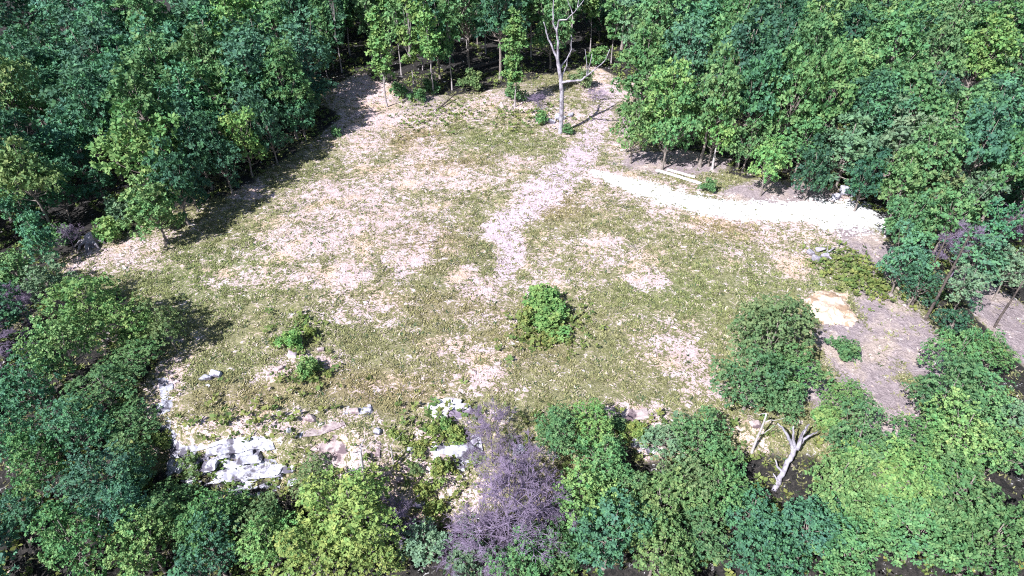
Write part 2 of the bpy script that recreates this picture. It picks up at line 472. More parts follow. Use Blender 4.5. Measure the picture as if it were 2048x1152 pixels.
def make_slender(name, seed, h):
    rs = np.random.RandomState(seed); rnd = random.Random(seed)
    L = []; z = h * rs.uniform(.28, .42)
    while z < h:
        f = 1 - ((z / h - .62) / .5) ** 2
        for _ in range(rs.randint(1, 4)):
            q = rs.uniform(0, 6.28); d = rs.uniform(.2, 1.35) * max(f, .3)
            L.append([d * math.cos(q), d * math.sin(q), z + rs.uniform(-.4, .4), rs.uniform(.6, 1.15) * max(f, .5)])
        z += rs.uniform(.55, 1.0)
    L = np.array(L)
    V, F, T = lobes_to_leaves(L, rs, .42, 1.1, -.5, .08)
    cm = mesh_np(name, V, F, 4, M_LEAF, False, T)
    tm = make_trunk("trunk", seed, L[::2], h, .115, M_STEM, h * .2)
    return cm, tm
SLIM = [make_slender("crown", 500 + i, 15.5) for i in range(6)]

COLR = {"teal": ((.100, .245, .150), "blue-green"), "mid": ((.122, .270, .112), "mid-green"), "bright": ((.180, .345, .122), "bright green"),  # in the left wood, teal tints the low light into the leaves
        "yel": ((.250, .355, .110), "yellow-green"), "olive": ((.165, .262, .112), "olive-green"), "dark": ((.062, .155, .100), "dark green"),  # dark puts the wood's shade into the leaf colour of shaded crowns
        "pale": ((.165, .285, .175), "pale grey-green")}
WORD = {"tall": "broadleaf tree", "mid": "leafy tree", "near": "leafy tree", "shrub": "shrub", "loose": "thin-crowned tree"}
CATS = {"tall": "tree", "mid": "tree", "near": "tree", "shrub": "shrub", "loose": "tree"}
NAMES = {"tall": "broadleaf_tree", "mid": "leafy_tree", "near": "leafy_tree", "shrub": "shrub", "loose": "sparse_tree"}
PROTO = {}
RND = random.Random(7)
PLACED = []

def instance(key, name, crown, trunk):
    """first use links the objects, later uses copy root and parts"""
    if key not in PROTO:
        r = empty(name, (0, 0, 0)); c = link("crown", crown, r); t = link("trunk", trunk, r)
        PROTO[key] = (r, c, t)
        return r, c
    r0, c0, t0 = PROTO[key]
    r = r0.copy(); COL.objects.link(r)
    for k in list(r.keys()): del r[k]
    c = c0.copy(); c.parent = r; COL.objects.link(c)
    t = t0.copy(); t.parent = r; COL.objects.link(t)
    return r, c

def vary(col, a=.16):
    k = RND.uniform(1 - a, 1 + a)
    return tuple(min(1, v * k * RND.uniform(.94, 1.06)) for v in col) + (1,)

def plant(kind, px, py, rpx, colour, place, group, hs=1.0, label=None):
    v = RND.randrange(len(LIB[kind]))
    crown, trunk, rad, zc = LIB[kind][v]
    s = 1.0; sz = hs
    for _ in range(8):
        p, t = at(px, py, zc * s * sz)
        s = rpx * t / FPX / rad
        if kind in ("tall",): sz = hs * min(1.6, max(.8, 1.0 / s)) ** .8
        elif kind in ("mid", "near"): sz = hs * min(1.4, max(.85, 1.0 / s)) ** .5
    r, c = instance((kind, v), NAMES[kind], crown, trunk)
    r.location = (p.x, p.y, float(tz(p.x, p.y)) - .05)
    r.rotation_euler = (RND.uniform(-.05, .05), RND.uniform(-.05, .05), RND.uniform(0, 6.28))
    r.scale = (s * RND.uniform(.93, 1.07), s * RND.uniform(.93, 1.07), s * sz * RND.uniform(.86, 1.16))
    c.color = vary(COLR[colour][0])
    tag(r, label or f"{COLR[colour][1]} {WORD[kind]} {place}", CATS[kind], group)
    PLACED.append((p.x, p.y, rad * s))
    return r
#@@TREES
# ------------------------------------------------------------------ forest: one line per tree; those along the shadow band are added
def grove(group, rows, hs=1.0):
    for k, px, py, r, c, place, *q in rows: plant(k, px, py, r, c, place, group, q[0] if q else hs)

grove("trees of the upper left forest", [
 ("tall", 38, 30, 62, "dark", "filling the top left corner of the forest"),
 ("tall", 122, 34, 58, "teal", "second from the corner along the top left edge"),
 ("tall", 205, 50, 62, "teal", "above the leaning grey trunk at the top left"),
 ("tall", 300, 40, 62, "mid", "third of the crowns cut by the top left edge"),
 ("tall", 392, 52, 60, "teal", "fourth of the crowns cut by the top left edge"),
 ("tall", 478, 45, 58, "bright", "lightest of the crowns cut by the top left edge"),
 ("tall", 556, 48, 56, "mid", "right end of the crowns cut by the top left edge"),
 ("tall", 225, 140, 70, "teal", "with a broad crown beside the leaning grey trunk"),
 ("tall", 318, 135, 68, "mid", "in the middle of the upper left canopy"),
 ("tall", 405, 135, 64, "mid", "just right of the middle of the upper left canopy"),
 ("tall", 490, 140, 62, "teal", "left of the dark gap at the top"),
 ("tall", 566, 150, 56, "mid", "at the right end of the upper left canopy, by the dark gap"),
 ("tall", 40, 130, 58, "dark", "at the left edge under the corner tree"),
 ("mid", 88, 90, 34, "mid", "small and lit beside the dark hollow at the top left"),
 ("tall", 30, 215, 60, "olive", "at the left edge beside the dark hollow"),
 ("mid", 150, 180, 46, "teal", "standing out of the dark hollow, small and round"),
 ("tall", 190, 225, 56, "teal", "hanging over the dark hollow at the upper left"),
 ("tall", 285, 215, 66, "mid", "right above the lone bright tree at the clearing's left edge"),
 ("mid", 372, 225, 66, "teal", "behind and right of the bright edge tree"),
 ("mid", 448, 215, 60, "mid", "above the little tree at the shadow's edge"),
 ("mid", 525, 200, 56, "teal", "nearest to the shaded corner of the clearing"),
 ("mid", 598, 210, 42, "dark", "half in shade right of the upper left canopy"),
 ("mid", 288, 318, 84, "bright", "standing out brightest at the clearing's left edge"),
 ("mid", 305, 410, 60, "bright", "directly under and in front of the brightest edge tree"),
 ("mid", 488, 285, 46, "bright", "small, alone in front of the deep forest shadow"),
 ("mid", 400, 305, 56, "dark", "in deep shade between the bright edge tree and the little one"),
 ("mid", 150, 300, 56, "teal", "in the dim wood left of the brightest edge tree"),
 ("tall", 40, 330, 66, "olive", "at the left edge above the big dark pocket"),
 ("mid", 110, 375, 50, "teal", "rising from the big dark pocket at the left"),
 ("mid", 35, 415, 50, "teal", "low at the left edge in the big dark pocket"),
 ("loose", 195, 360, 44, "dark", "shaded by the brightest edge tree"),
 ("mid", 620, 120, 40, "mid", "with hanging leaves before the dark gap at the top"),
 ("mid", 420, 272, 56, "dark", "shaded, over the little tree's left shoulder"),  # row from here on added to deepen the shadow along the forest edge
 ("mid", 505, 245, 52, "dark", "shaded, over the little tree's right shoulder"),
 ("mid", 578, 205, 50, "dark", "at the head of the long forest shadow"),
 ("mid", 350, 375, 56, "dark", "in shade at the right flank of the bright edge tree"),
 ("mid", 446, 325, 44, "dark", "low in the shadow band under the little tree"),
 ("mid", 540, 268, 42, "dark", "low in the shadow band right of the little tree"),
 ("mid", 378, 368, 40, "dark", "low at the near end of the shadow band"),
 ("mid", 600, 228, 36, "teal", "low at the far end of the shadow band"),
 ("loose", 655, 60, 46, "mid", "reaching the top edge over the tall pale trunk"),
])
grove("bushes along the left edge of the clearing", [
 ("shrub", 215, 458, 34, "bright", "low beside the old white stump"),
 ("shrub", 240, 425, 32, "pale", "between the brightest edge tree and the stump"),
 ("shrub", 330, 440, 26, "olive", "at the tip of the long forest shadow"),
 ("mid", 75, 480, 42, "teal", "pointed and hazy, left of the white stump"),
 ("shrub", 122, 470, 30, "mid", "just left of the white stump"),
 ("shrub", 275, 400, 30, "mid", "under the left side of the bright edge tree"),
 ("shrub", 672, 262, 14, "mid", "tiny, at the upper tip of the forest shadow"),
])
grove("trees of the left side below the shadow", [
 ("mid", 28, 545, 50, "mid", "at the left edge below the dark pocket"),
 ("loose", 100, 570, 56, "pale", "hazy and soft behind the sunlit round tree"),
 ("near", 170, 615, 91, "bright", "rounded, the lightest on the left side, with its shadow on grass"),
 ("near", 262, 640, 56, "bright", "touching the sunlit round tree, over its shadow"),
 ("near", 262, 725, 57, "mid", "at the clearing's corner under the short round shadow", 0.42),
 ("near", 130, 705, 67, "bright", "directly below the sunlit round tree"),
 ("loose", 335, 655, 44, "olive", "thin and brownish beside the short round shadow"),
 ("near", 205, 775, 71, "mid", "two crowns below the sunlit round tree", 0.42),
 ("near", 60, 785, 71, "teal", "below the bare grey twigs at the left"),
 ("near", 150, 860, 67, "teal", "in the left wood, level with the upper rocks"),
 ("near", 262, 850, 63, "mid", "next to the pale rocks at the clearing's lower left corner", 0.42),
 ("near", 45, 880, 63, "teal", "at the left edge level with the cliff top"),
 ("near", 90, 945, 61, "mid", "above the dark hole in the lower left corner"),
 ("near", 190, 945, 76, "teal", "with a wide crown left of the cliff foot"),
 ("near", 265, 930, 56, "mid", "against the left end of the rock cliff", 0.45),
 ("near", 245, 1015, 69, "teal", "below the wide crown, right of the dark hole"),
 ("near", 35, 1020, 56, "teal", "at the left edge over the dark hole"),
 ("near", 140, 1085, 76, "mid", "on the bottom edge nearest the lower left corner"),
 ("shrub", 322, 875, 34, "yel", "growing between the pale rocks at the cliff's left end"),
 ("shrub", 385, 925, 30, "olive", "growing on the face of the cliff"),
], 0.86)
grove("trees along the bottom below the cliff", [
 ("near", 335, 1028, 67, "mid", "directly below the left end of the cliff"),
 ("near", 300, 1095, 78, "bright", "second from the left on the bottom edge"),
 ("near", 428, 1052, 69, "mid", "below the middle of the cliff"),
 ("near", 430, 1105, 71, "teal", "third from the left on the bottom edge"),
 ("near", 528, 1045, 61, "olive", "below the right end of the cliff"),
 ("near", 545, 1090, 71, "bright", "left of the large yellow-green crown, on the bottom edge"),
 ("near", 632, 962, 46, "olive", "against the right end of the cliff"),
 ("near", 690, 1010, 113, "yel", "with the largest, most yellow crown along the bottom"),
 ("near", 640, 1100, 86, "yel", "on the bottom edge under the largest yellow crown"),
 ("near", 742, 1095, 65, "yel", "at the lower right of the largest yellow crown"),
 ("loose", 850, 1090, 60, "pale", "on the bottom edge left of the bare lavender tree"),
 ("loose", 940, 1120, 56, "pale", "on the bottom edge under the bare lavender tree"),
 ("near", 1040, 1125, 67, "mid", "on the bottom edge under the bare tree's right side"),
 ("near", 1120, 870, 56, "mid", "at the bare lavender tree's right shoulder"),
 ("near", 1190, 850, 56, "bright", "topmost of the crowns right of the bare lavender tree"),
 ("near", 1200, 915, 65, "mid", "above the dark slot right of the bare tree"),
 ("near", 1165, 985, 78, "bright", "with a full round crown right of the bare tree"),
 ("near", 1250, 980, 61, "mid", "between the full round crown and the reddish-olive one"),
 ("near", 1120, 1085, 67, "mid", "low, at the bare tree's foot on the right"),
 ("near", 1215, 1080, 93, "teal", "wide, in the middle of the bottom edge"),
 ("near", 1320, 1005, 78, "olive", "reddish-tinged above the bottom middle"),
 ("near", 1310, 1105, 80, "olive", "brownish on the bottom edge right of the middle"),
 ("loose", 1335, 880, 52, "pale", "hazy and greyish above the right-hand crowns"),
 ("near", 1405, 882, 60, "mid", "wide-topped left of the grey dead snag"),
 ("near", 1440, 950, 70, "mid", "directly left of the grey dead snag"),
 ("near", 1370, 960, 61, "olive", "between the reddish crown and the snag's neighbour"),
 ("near", 1400, 1065, 67, "mid", "on the bottom edge beside the dark cleft"),
 ("near", 1500, 1030, 61, "teal", "small and dark right of the dark cleft, by white stones"),
 ("near", 1530, 1110, 78, "teal", "on the bottom edge right of the dark cleft"),
], 0.72)
grove("trees of the lower right corner", [
 ("near", 1676, 968, 80, "bright", "directly right of the grey dead snag's foot"),
 ("near", 1716, 892, 67, "mid", "right of the grey dead snag's bare limbs"),
 ("near", 1760, 930, 80, "bright", "lighter crown at the lower end of the lavender track"),
 ("near", 1710, 1020, 67, "bright", "in the middle of the lower right corner, under the lighter crown"),
 ("near", 1620, 1060, 76, "teal", "dark, below the snag's foot"),
 ("near", 1700, 1110, 80, "mid", "on the bottom edge left of the narrow dark cleft"),
 ("near", 1850, 1055, 100, "mid", "widest on the bottom edge right of the narrow dark cleft"),
 ("near", 1960, 1095, 91, "mid", "filling the bottom right corner"),
 ("near", 1830, 960, 71, "bright", "above the narrow dark cleft"),
 ("near", 1930, 985, 86, "mid", "at the right edge above the corner crown"),
 ("near", 1840, 870, 56, "mid", "at the right rim of the lavender track"),
 ("near", 1915, 880, 78, "bright", "second crown right of the lavender track's lower end"),
 ("near", 2000, 900, 67, "mid", "at the right edge level with the snag"),
 ("near", 1895, 790, 76, "mid", "right beside the sunlit spot on the lavender track"),
 ("near", 1965, 790, 69, "mid", "below the bare grey ground at the right edge"),
 ("near", 1905, 710, 56, "mid", "below the two dark leaning trunks at the right"),
 ("near", 1970, 705, 48, "mid", "under the single dark leaning trunk at the right"),
 ("loose", 2030, 830, 50, "pale", "hazy at the right edge under the grey ground"),
], 0.8)
grove("trees standing on the right side of the clearing", [
 ("near", 1535, 692, 88, "olive", "large and dense below the sandy mound"),
 ("loose", 1545, 625, 66, "olive", "thin top hazing over the large dense one"),
 ("near", 1585, 750, 59, "mid", "at the right flank of the large dense one"),
 ("near", 1505, 765, 71, "mid", "low at the left foot of the large dense one"),
 ("near", 1568, 796, 46, "mid", "below the large dense one, over the red soil"),
 ("shrub", 1695, 700, 34, "mid", "upright, below the sandy mound's right end"),
 ("near", 1692, 785, 42, "bright", "bright, alone on the left rim of the lavender track"),
 ("shrub", 1655, 835, 36, "bright", "small, below the bright one on the track's rim"),
], 0.7)
grove("trees at the right edge with leaning trunks", [
 ("mid", 1815, 440, 56, "mid", "right of the white gravel's dark end"),
 ("mid", 1810, 520, 52, "teal", "left of the two dark leaning trunks"),
 ("near", 1840, 565, 39, "dark", "low, over the black patch by the leaning trunks"),
 ("loose", 1905, 430, 62, "mid", "hazy, around the top of the leaning trunks"),
 ("loose", 1960, 500, 60, "teal", "soft, right of the leaning trunks' top"),
 ("loose", 1930, 575, 46, "pale", "grey and soft between the leaning trunks"),
 ("loose", 2010, 440, 52, "teal", "beside the bare white twigs at the right edge"),
 ("loose", 2020, 540, 46, "pale", "hanging over the bare grey ground at the right edge"),
 ("loose", 1910, 640, 38, "dark", "dim, at the foot of the dark leaning trunks"),
])
grove("trees of the upper right forest", [
 ("loose", 1262, 60, 42, "pale", "greyish and thin at the left end of the upper right forest"),
 ("tall", 1318, 40, 54, "mid", "first full crown on the top edge right of the white dead tree"),
 ("tall", 1400, 36, 58, "teal", "second full crown on the top edge right of the dead tree"),
 ("tall", 1482, 44, 56, "mid", "third full crown on the top edge right of the dead tree"),
 ("tall", 1560, 40, 52, "dark", "beside the dark notch at the top edge"),
 ("tall", 1640, 48, 58, "bright", "right of the dark notch at the top edge"),
 ("tall", 1728, 44, 58, "mid", "second right of the dark notch at the top edge"),
 ("tall", 1815, 44, 60, "bright", "third right of the dark notch at the top edge"),
 ("tall", 1900, 44, 60, "mid", "last but one along the top edge towards the right corner"),
 ("tall", 1995, 40, 66, "mid", "filling the top right corner"),
 ("tall", 1300, 118, 52, "mid", "in the second row, behind the track's upper end"),
 ("tall", 1375, 118, 56, "teal", "in the second row, second from the white dead tree"),
 ("tall", 1455, 124, 58, "mid", "in the second row, straight above the leaning white stem"),
 ("tall", 1540, 124, 56, "teal", "in the second row, left of the dark notch"),
 ("tall", 1615, 130, 54, "mid", "in the second row, below the dark notch"),
 ("tall", 1695, 126, 58, "bright", "in the second row, right of the dark notch"),
 ("tall", 1780, 130, 60, "mid", "in the second row, above the pale blue-green crowns"),
 ("tall", 1868, 130, 60, "mid", "in the second row, third from the right edge"),
 ("tall", 1955, 128, 60, "bright", "in the second row, second from the right edge"),
 ("tall", 2035, 130, 56, "mid", "in the second row, at the right edge"),
 ("mid", 1285, 195, 54, "mid", "at the lavender track's upper right side"),
 ("tall", 1350, 195, 54, "bright", "in the third row, nearest the lavender track"),
 ("tall", 1425, 200, 56, "mid", "in the third row, above the low-branched tree with a pale stem"),
 ("tall", 1505, 202, 56, "teal", "in the third row, above the leaning white stem"),
 ("tall", 1585, 205, 56, "mid", "in the third row, right of the leaning white stem"),
 ("tall", 1665, 205, 58, "mid", "in the third row, above the pale blue-green crown"),
 ("tall", 1750, 212, 60, "teal", "in the third row, over the two pale crowns"),
 ("tall", 1840, 215, 60, "mid", "in the third row, third from the right edge"),
 ("tall", 1930, 215, 60, "mid", "in the third row, second from the right edge"),
 ("tall", 2020, 218, 60, "teal", "in the third row, at the right edge"),
 ("mid", 1268, 262, 44, "bright", "at the forest's nearest corner to the lavender track"),
 ("mid", 1335, 270, 50, "mid", "over the brown litter left of the white boards"),
 ("mid", 1430, 262, 52, "bright", "with a short pale stem behind the white boards"),
 ("mid", 1385, 235, 44, "teal", "between the corner tree and the short-stemmed tree"),
 ("mid", 1500, 280, 44, "mid", "in the gap left of the leaning white stem"),
 ("mid", 1535, 335, 40, "bright", "low and light at the gravel's far side"),
 ("mid", 1610, 280, 54, "mid", "right of the leaning white stem"),
 ("mid", 1700, 290, 76, "pale", "with a large pale crown over the gravel's end"),
 ("mid", 1790, 300, 74, "pale", "second large pale crown right of the gravel's end"),
 ("mid", 1625, 345, 40, "dark", "low, shading the gravel's far end"),
 ("mid", 1730, 360, 44, "dark", "casting dapples on the white stones"),
 ("tall", 1880, 300, 58, "mid", "two crowns right of the pale ones"),
 ("tall", 1965, 300, 60, "teal", "second from the right edge above the hazy grey trees"),
 ("tall", 2030, 310, 52, "mid", "at the right edge above the bare white twigs"),
 ("mid", 1880, 372, 52, "olive", "yellowish above the leaning trunks"),
 ("loose", 1960, 380, 52, "pale", "hazy left of the bare white twigs"),
 ("mid", 1805, 375, 50, "mid", "over the dark end of the gravel"),
])
grove("bushes under the back trees", [
 ("shrub", 798, 178, 22, "mid", "low and lit between the first two pale trunks"),
 ("shrub", 835, 190, 18, "mid", "at the foot of the second pale trunk"),
 ("shrub", 862, 168, 20, "mid", "between the middle pale trunks"),
 ("shrub", 945, 165, 24, "olive", "fern-like, over the dark log's shadow"),
 ("shrub", 1082, 236, 16, "mid", "left of the white dead tree's foot"),
 ("shrub", 1135, 258, 14, "mid", "right of the white dead tree's foot"),
 ("shrub", 1165, 155, 26, "olive", "behind the white dead tree's right limb"),
 ("shrub", 1030, 185, 22, "mid", "at the foot of the thin tree left of the dead tree"),
 ("shrub", 1195, 110, 28, "mid", "right of the white dead tree's limb tips"),
 ("shrub", 1285, 232, 30, "mid", "spilling over the lavender track's upper right side"),
 ("shrub", 1420, 372, 18, "mid", "at the right end of the white boards"),
])
grove("bushes in the clearing", [
 ("shrub", 1085, 590, 44, "bright", "upper half of the lone clump in mid clearing", .72),
 ("shrub", 1105, 632, 46, "bright", "lower half of the lone clump in mid clearing", .66),
 ("shrub", 1052, 632, 26, "yel", "small, at the left foot of the lone clump"),
 ("shrub", 582, 680, 26, "bright", "upper one of the two round bushes at the left"),
 ("shrub", 615, 735, 26, "bright", "lower one of the two round bushes at the left"),
 ("shrub", 618, 664, 14, "yel", "flat, just behind the upper round bush"),
 ("shrub", 656, 748, 9, "yel", "tiny, right of the lower round bush"),
])
grove("small yellow-green bushes on the rocky slope", [
 ("shrub", 865, 858, 16, "yel", "below the stained rock slab"),
 ("shrub", 912, 872, 24, "yel", "brightest, between slab and lower boulder"),
 ("shrub", 892, 850, 16, "bright", "touching the stained slab's lower edge"),
 ("shrub", 838, 895, 20, "yel", "left of the lower boulder, by a white stone"),
 ("shrub", 950, 915, 18, "yel", "right under the lower boulder"),
 ("shrub", 885, 940, 26, "yel", "middle of the slope left of the bare tree"),
 ("shrub", 845, 985, 24, "yel", "farther down the slope, beside pale stones"),
 ("shrub", 868, 1020, 24, "yel", "lowest on the slope"),
 ("shrub", 830, 940, 16, "olive", "beside the dead pole on the slope"),
 ("shrub", 1270, 862, 30, "yel", "below the pale ledge at the right"),
 ("shrub", 790, 870, 14, "yel", "right of the dead pole's top"),
 ("shrub", 1235, 845, 22, "mid", "left of the pale ledge at the right"),
])

# slender back row: base pixel, height, colour
def slim(px, py, h, colour, place, sx=1.0):
    p, t = at(px, py)
    v = RND.randrange(len(SLIM))
    r, c = instance(("slim", v), "slender_tree", *SLIM[v])
    r.location = p; r.location.z -= .05
    s = h / 15.5
    r.scale = (s * sx, s * sx, s); r.rotation_euler = (RND.uniform(-.03, .03), RND.uniform(-.03, .03), RND.uniform(0, 6.28))
    c.color = vary(COLR[colour][0])
    tag(r, f"slender {COLR[colour][1]} tree {place}", "tree", "slender trees behind the clearing")
    PLACED.append((p.x, p.y, 2.0))
for a in [(657, 176, 17, "mid", "with the thickest pale trunk, at the shadow's upper tip", .9),
    (684, 145, 17, "dark", "right behind the thickest pale trunk"),
    (775, 214, 15, "bright", "standing farthest forward on the pale apron", 1.2),
    (744, 128, 18, "mid", "behind the pale apron's upper end"),
    (803, 150, 18, "mid", "behind the forward tree, right of it"),
    (828, 182, 17, "bright", "second pale trunk from the forward tree"),
    (846, 140, 18, "dark", "in the dark between the middle trunks"),
    (868, 190, 17, "bright", "with the straightest pale trunk, left of the dark log", 1.1),
    (904, 180, 17, "mid", "with a brown trunk just left of the dark log"),
    (935, 125, 19, "mid", "behind the fern-like bush"),
    (972, 108, 19, "dark", "deep behind the dark log"),
    (1030, 214, 15, "bright", "thin and forward, midway to the white dead tree", 1.1),
    (1012, 140, 18, "mid", "behind the thin forward tree"),
    (1062, 120, 19, "mid", "close behind the white dead tree's left limb"),
    (1100, 110, 19, "bright", "straight behind the white dead tree"),
    (1140, 115, 19, "mid", "behind the white dead tree's fork"),
    (1180, 105, 18, "bright", "with twin white stems right of the dead tree"),
    (1222, 130, 17, "mid", "at the far end of the lavender track"),
    (700, 110, 19, "mid", "in the dark left of the apron's upper end"),
    (782, 105, 19, "bright", "deep behind the apron"),
    (885, 100, 19, "mid", "deep behind the straightest pale trunk"),
    (1040, 95, 19, "dark", "deepest left of the white dead tree"),
    (640, 120, 18, "dark", "just left of the thickest pale trunk")]:
    slim(*a[:5], *(a[5:] or (1.0,)))

# shaded trees inside the wood, seen only in the gaps between the front crowns
def fill(n, seed, box, kinds, group, label, gap, colours=("dark",), hs=1.0, edge=-2.5, wide=False):
    rnd = random.Random(seed); made = 0
    for _ in range(n):
        x, y = rnd.uniform(box[0], box[1]), rnd.uniform(box[2], box[3])
        if float(inside(np.array([x]), np.array([y]))[0]) > edge: continue
        if any((x - a) ** 2 + (y - b) ** 2 < gap * gap for a, b, q in PLACED): continue
        z = float(tz(x, y)); d = y * cp + (CAM_H - z - 5) * sp
        px = 1024 + FPX * x / d
        py0 = 576 + FPX * ((CAM_H - z - 11) * cp - y * sp) / (y * cp + (CAM_H - z - 11) * sp)
        if not wide and (px < -60 or px > 2110) or (d > 150 and rnd.random() < .5): continue
        k = rnd.choice(kinds); v = rnd.randrange(len(LIB[k])); crown, trunk, rad, zc = LIB[k][v]
        r, c = instance((k, v), NAMES[k], crown, trunk)
        s = rnd.uniform(.8, 1.1)
        r.location = (x, y, z - .05); r.rotation_euler = (0, 0, rnd.uniform(0, 6.28)); r.scale = (s, s, s * hs * rnd.uniform(.9, 1.15))
        c.color = vary(COLR[rnd.choice(colours)][0]); tag(r, label, "tree", group); PLACED.append((x, y, rad * s)); made += 1
    return made
print("filled", fill(1500, 1, (-62, 30, 112, 165), ("tall", "mid", "tall"), "dark wood behind the slender trees", "shaded tree in the dark wood behind the slender pale trunks", 5.2, ("dark", "dark", "mid"), 1.1),
 fill(1500, 2, (-100, -30, 68, 130), ("tall", "mid"), "inner trees of the left wood", "half-hidden shaded tree inside the wood left of the clearing", 5.0, ("dark", "teal"), .9, -1.0),
 fill(1500, 3, (18, 130, 60, 175), ("tall", "mid"), "inner trees of the right wood", "half-hidden tree inside the wood right of the gravel", 6.2, ("dark", "mid"), .95))
lab = "tree of the surrounding wood at the outer margin of the view"
fill(700, 5, (-62, 72, 3, 24), ("near",), "wood around the view", lab, 5.6, ("mid", "teal", "olive"), .75, -2.5, True)
fill(500, 6, (-90, -46, 20, 68), ("near", "mid"), "wood around the view", lab, 5.6, ("mid", "teal", "dark"), .95, -2.5, True)
fill(400, 7, (52, 84, 16, 72), ("near", "loose"), "wood around the view", lab, 6.4, ("mid", "bright", "olive"), .85, -6.0, True)

# ------------------------------------------------------------------ ground sheet
def axis(lo, hi, a, b, fine):
    o = []; x = lo
    l = [a]; s = fine
    while l[-1] > lo: s *= 1.18; l.append(l[-1] - s)
    r = [b]; s = fine
    while r[-1] < hi: s *= 1.18; r.append(r[-1] + s)
    return np.concatenate([l[:0:-1], np.arange(a, b, fine), r])
gx = axis(-500, 500, -52, 58, .3); gy = axis(-60, 900, 24, 122, .3)
X, Y = np.meshgrid(gx, gy)
Z = tz(X, Y) + 0.10 * (fbm(X * 1.7, Y * 1.7, 51, 3) - .5)
V = np.stack([X, Y, Z], 2).reshape(-1, 3)
nx, ny = len(gx), len(gy)
i = (np.arange(ny - 1)[:, None] * nx + np.arange(nx - 1)[None]).ravel()
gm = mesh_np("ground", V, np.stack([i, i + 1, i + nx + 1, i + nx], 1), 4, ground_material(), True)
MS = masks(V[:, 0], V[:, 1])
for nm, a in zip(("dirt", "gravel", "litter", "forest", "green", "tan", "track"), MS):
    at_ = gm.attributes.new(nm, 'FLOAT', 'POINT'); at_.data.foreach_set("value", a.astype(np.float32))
tag(link("ground", gm), kind="structure")

# ------------------------------------------------------------------ grass, stones, undergrowth (uncountable)
def scatter(n, seed, box):
    rs = np.random.RandomState(seed)
    x = rs.uniform(box[0], box[1], n); y = rs.uniform(box[2], box[3], n)
    return x, y, rs

def ground_z(x, y): return tz(x, y) + 0.10 * (fbm(x * 1.7, y * 1.7, 51, 3) - .5)

x, y, rs = scatter(260000, 1, (-50, 52, 26, 118))
di, gr, li, fo, ge, ta, tr = masks(x, y)
n2 = fbm(x * 1.3, y * 1.3, 61, 3)
pr = np.clip(1 - .85 * sstep(.1, .7, di), .12, 1) * (1 - .97 * gr) * (1 - .95 * sstep(.3, .7, li)) * (1 - .8 * fo)
k = rs.uniform(size=len(x)) < pr * (.04 + 1.1 * sstep(.44, .58, fbm(x * 1.1, y * 1.1, 62, 3)))
x, y, ge, ta, n2 = x[k], y[k], ge[k], ta[k], n2[k]
n = len(x); z = ground_z(x, y)
col = np.array([.222, .226, .108])[None] * np.ones((n, 1))
g = np.clip(ge, 0, 1)[:, None]; t = np.clip(ta, 0, 1)[:, None]
col = col * (1 - g) + np.array([.19, .225, .085]) * g
col = col * (1 - .7 * t) + np.array([.31, .235, .13]) * .7 * t
q = rs.uniform(size=n)[:, None]
col = np.where(q > .91, np.array([.48, .41, .34]), col)          # straw
col = np.where(q < .07, np.array([.06, .10, .05]), col)        # dark weeds
col = col * rs.uniform(.6, 1.4, (n, 1))
VV = []; CC = []
for b in range(5):
    a = rs.uniform(0, 6.28, n); h = rs.uniform(.04, .17, n); ln = rs.uniform(.12, .34, n); wd = rs.uniform(.03, .07, n)
    ox = x + rs.normal(0, .13, n); oy = y + rs.normal(0, .13, n)
    dx, dy = np.cos(a), np.sin(a)
    VV.append(np.stack([np.stack([ox - dy * wd, oy + dx * wd, z - .02], 1), np.stack([ox + dy * wd, oy - dx * wd, z - .02], 1),
                        np.stack([ox + dx * ln + dy * wd * .4, oy + dy * ln - dx * wd * .4, z + h], 1), np.stack([ox + dx * ln - dy * wd * .4, oy + dy * ln + dx * wd * .4, z + h * .9], 1)], 1))
    CC.append(np.repeat((col * rs.uniform(.75, 1.25, (n, 1)))[:, None], 4, 1))
VV = np.concatenate(VV).reshape(-1, 3); CC = np.concatenate(CC).reshape(-1, 3)
tag(link("grass", mesh_np("grass", VV, np.arange(len(VV)).reshape(-1, 4), 4, attr_material("dry_grass"), False, shade=CC)), kind="stuff",
    label="patchy dry olive and green grass over the clearing", cat="grass")

# loose stones and clods: squashed octahedra
def stones(x, y, z, sz, col, rs):
    n = len(x)
    D = np.array([[1, 0, 0], [0, 1, 0], [-1, 0, 0], [0, -1, 0], [0, 0, 1], [0, 0, -1]], float)
    P = D[None] * sz[:, None, None] * rs.uniform(.55, 1.3, (n, 6, 1)) * np.array([1, 1, .62])
    a = rs.uniform(0, 6.28, n); c, s = np.cos(a)[:, None], np.sin(a)[:, None]
    Q = np.stack([P[:, :, 0] * c - P[:, :, 1] * s + x[:, None], P[:, :, 0] * s + P[:, :, 1] * c + y[:, None], P[:, :, 2] + z[:, None]], 2)
    T = np.array([[0, 1, 4], [1, 2, 4], [2, 3, 4], [3, 0, 4], [1, 0, 5], [2, 1, 5], [3, 2, 5], [0, 3, 5]])
    F = (np.arange(n)[:, None, None] * 6 + T[None]).reshape(-1, 3)
    return Q.reshape(-1, 3), F, np.repeat(col[:, None], 6, 1).reshape(-1, 3)
x, y, rs = scatter(90000, 2, (-50, 52, 26, 118))
di, gr, li, fo, ge, ta, tr = masks(x, y)
pr = sstep(.35, .95, di + .9 * (fbm(x * 1.3, y * 1.3, 61, 3) - .5)) * .34 + .7 * gr * sstep(.3, .6, fbm(x * .9, y * .9, 91, 3)) + .01
pr *= (1 - .7 * fo)
k = rs.uniform(size=len(x)) < pr
x, y, gr, tr = x[k], y[k], gr[k], tr[k]
n = len(x)
q = rs.uniform(size=n)[:, None]
col = np.where(q > .5, np.array([.64, .50, .52]), np.array([.62, .46, .42]))
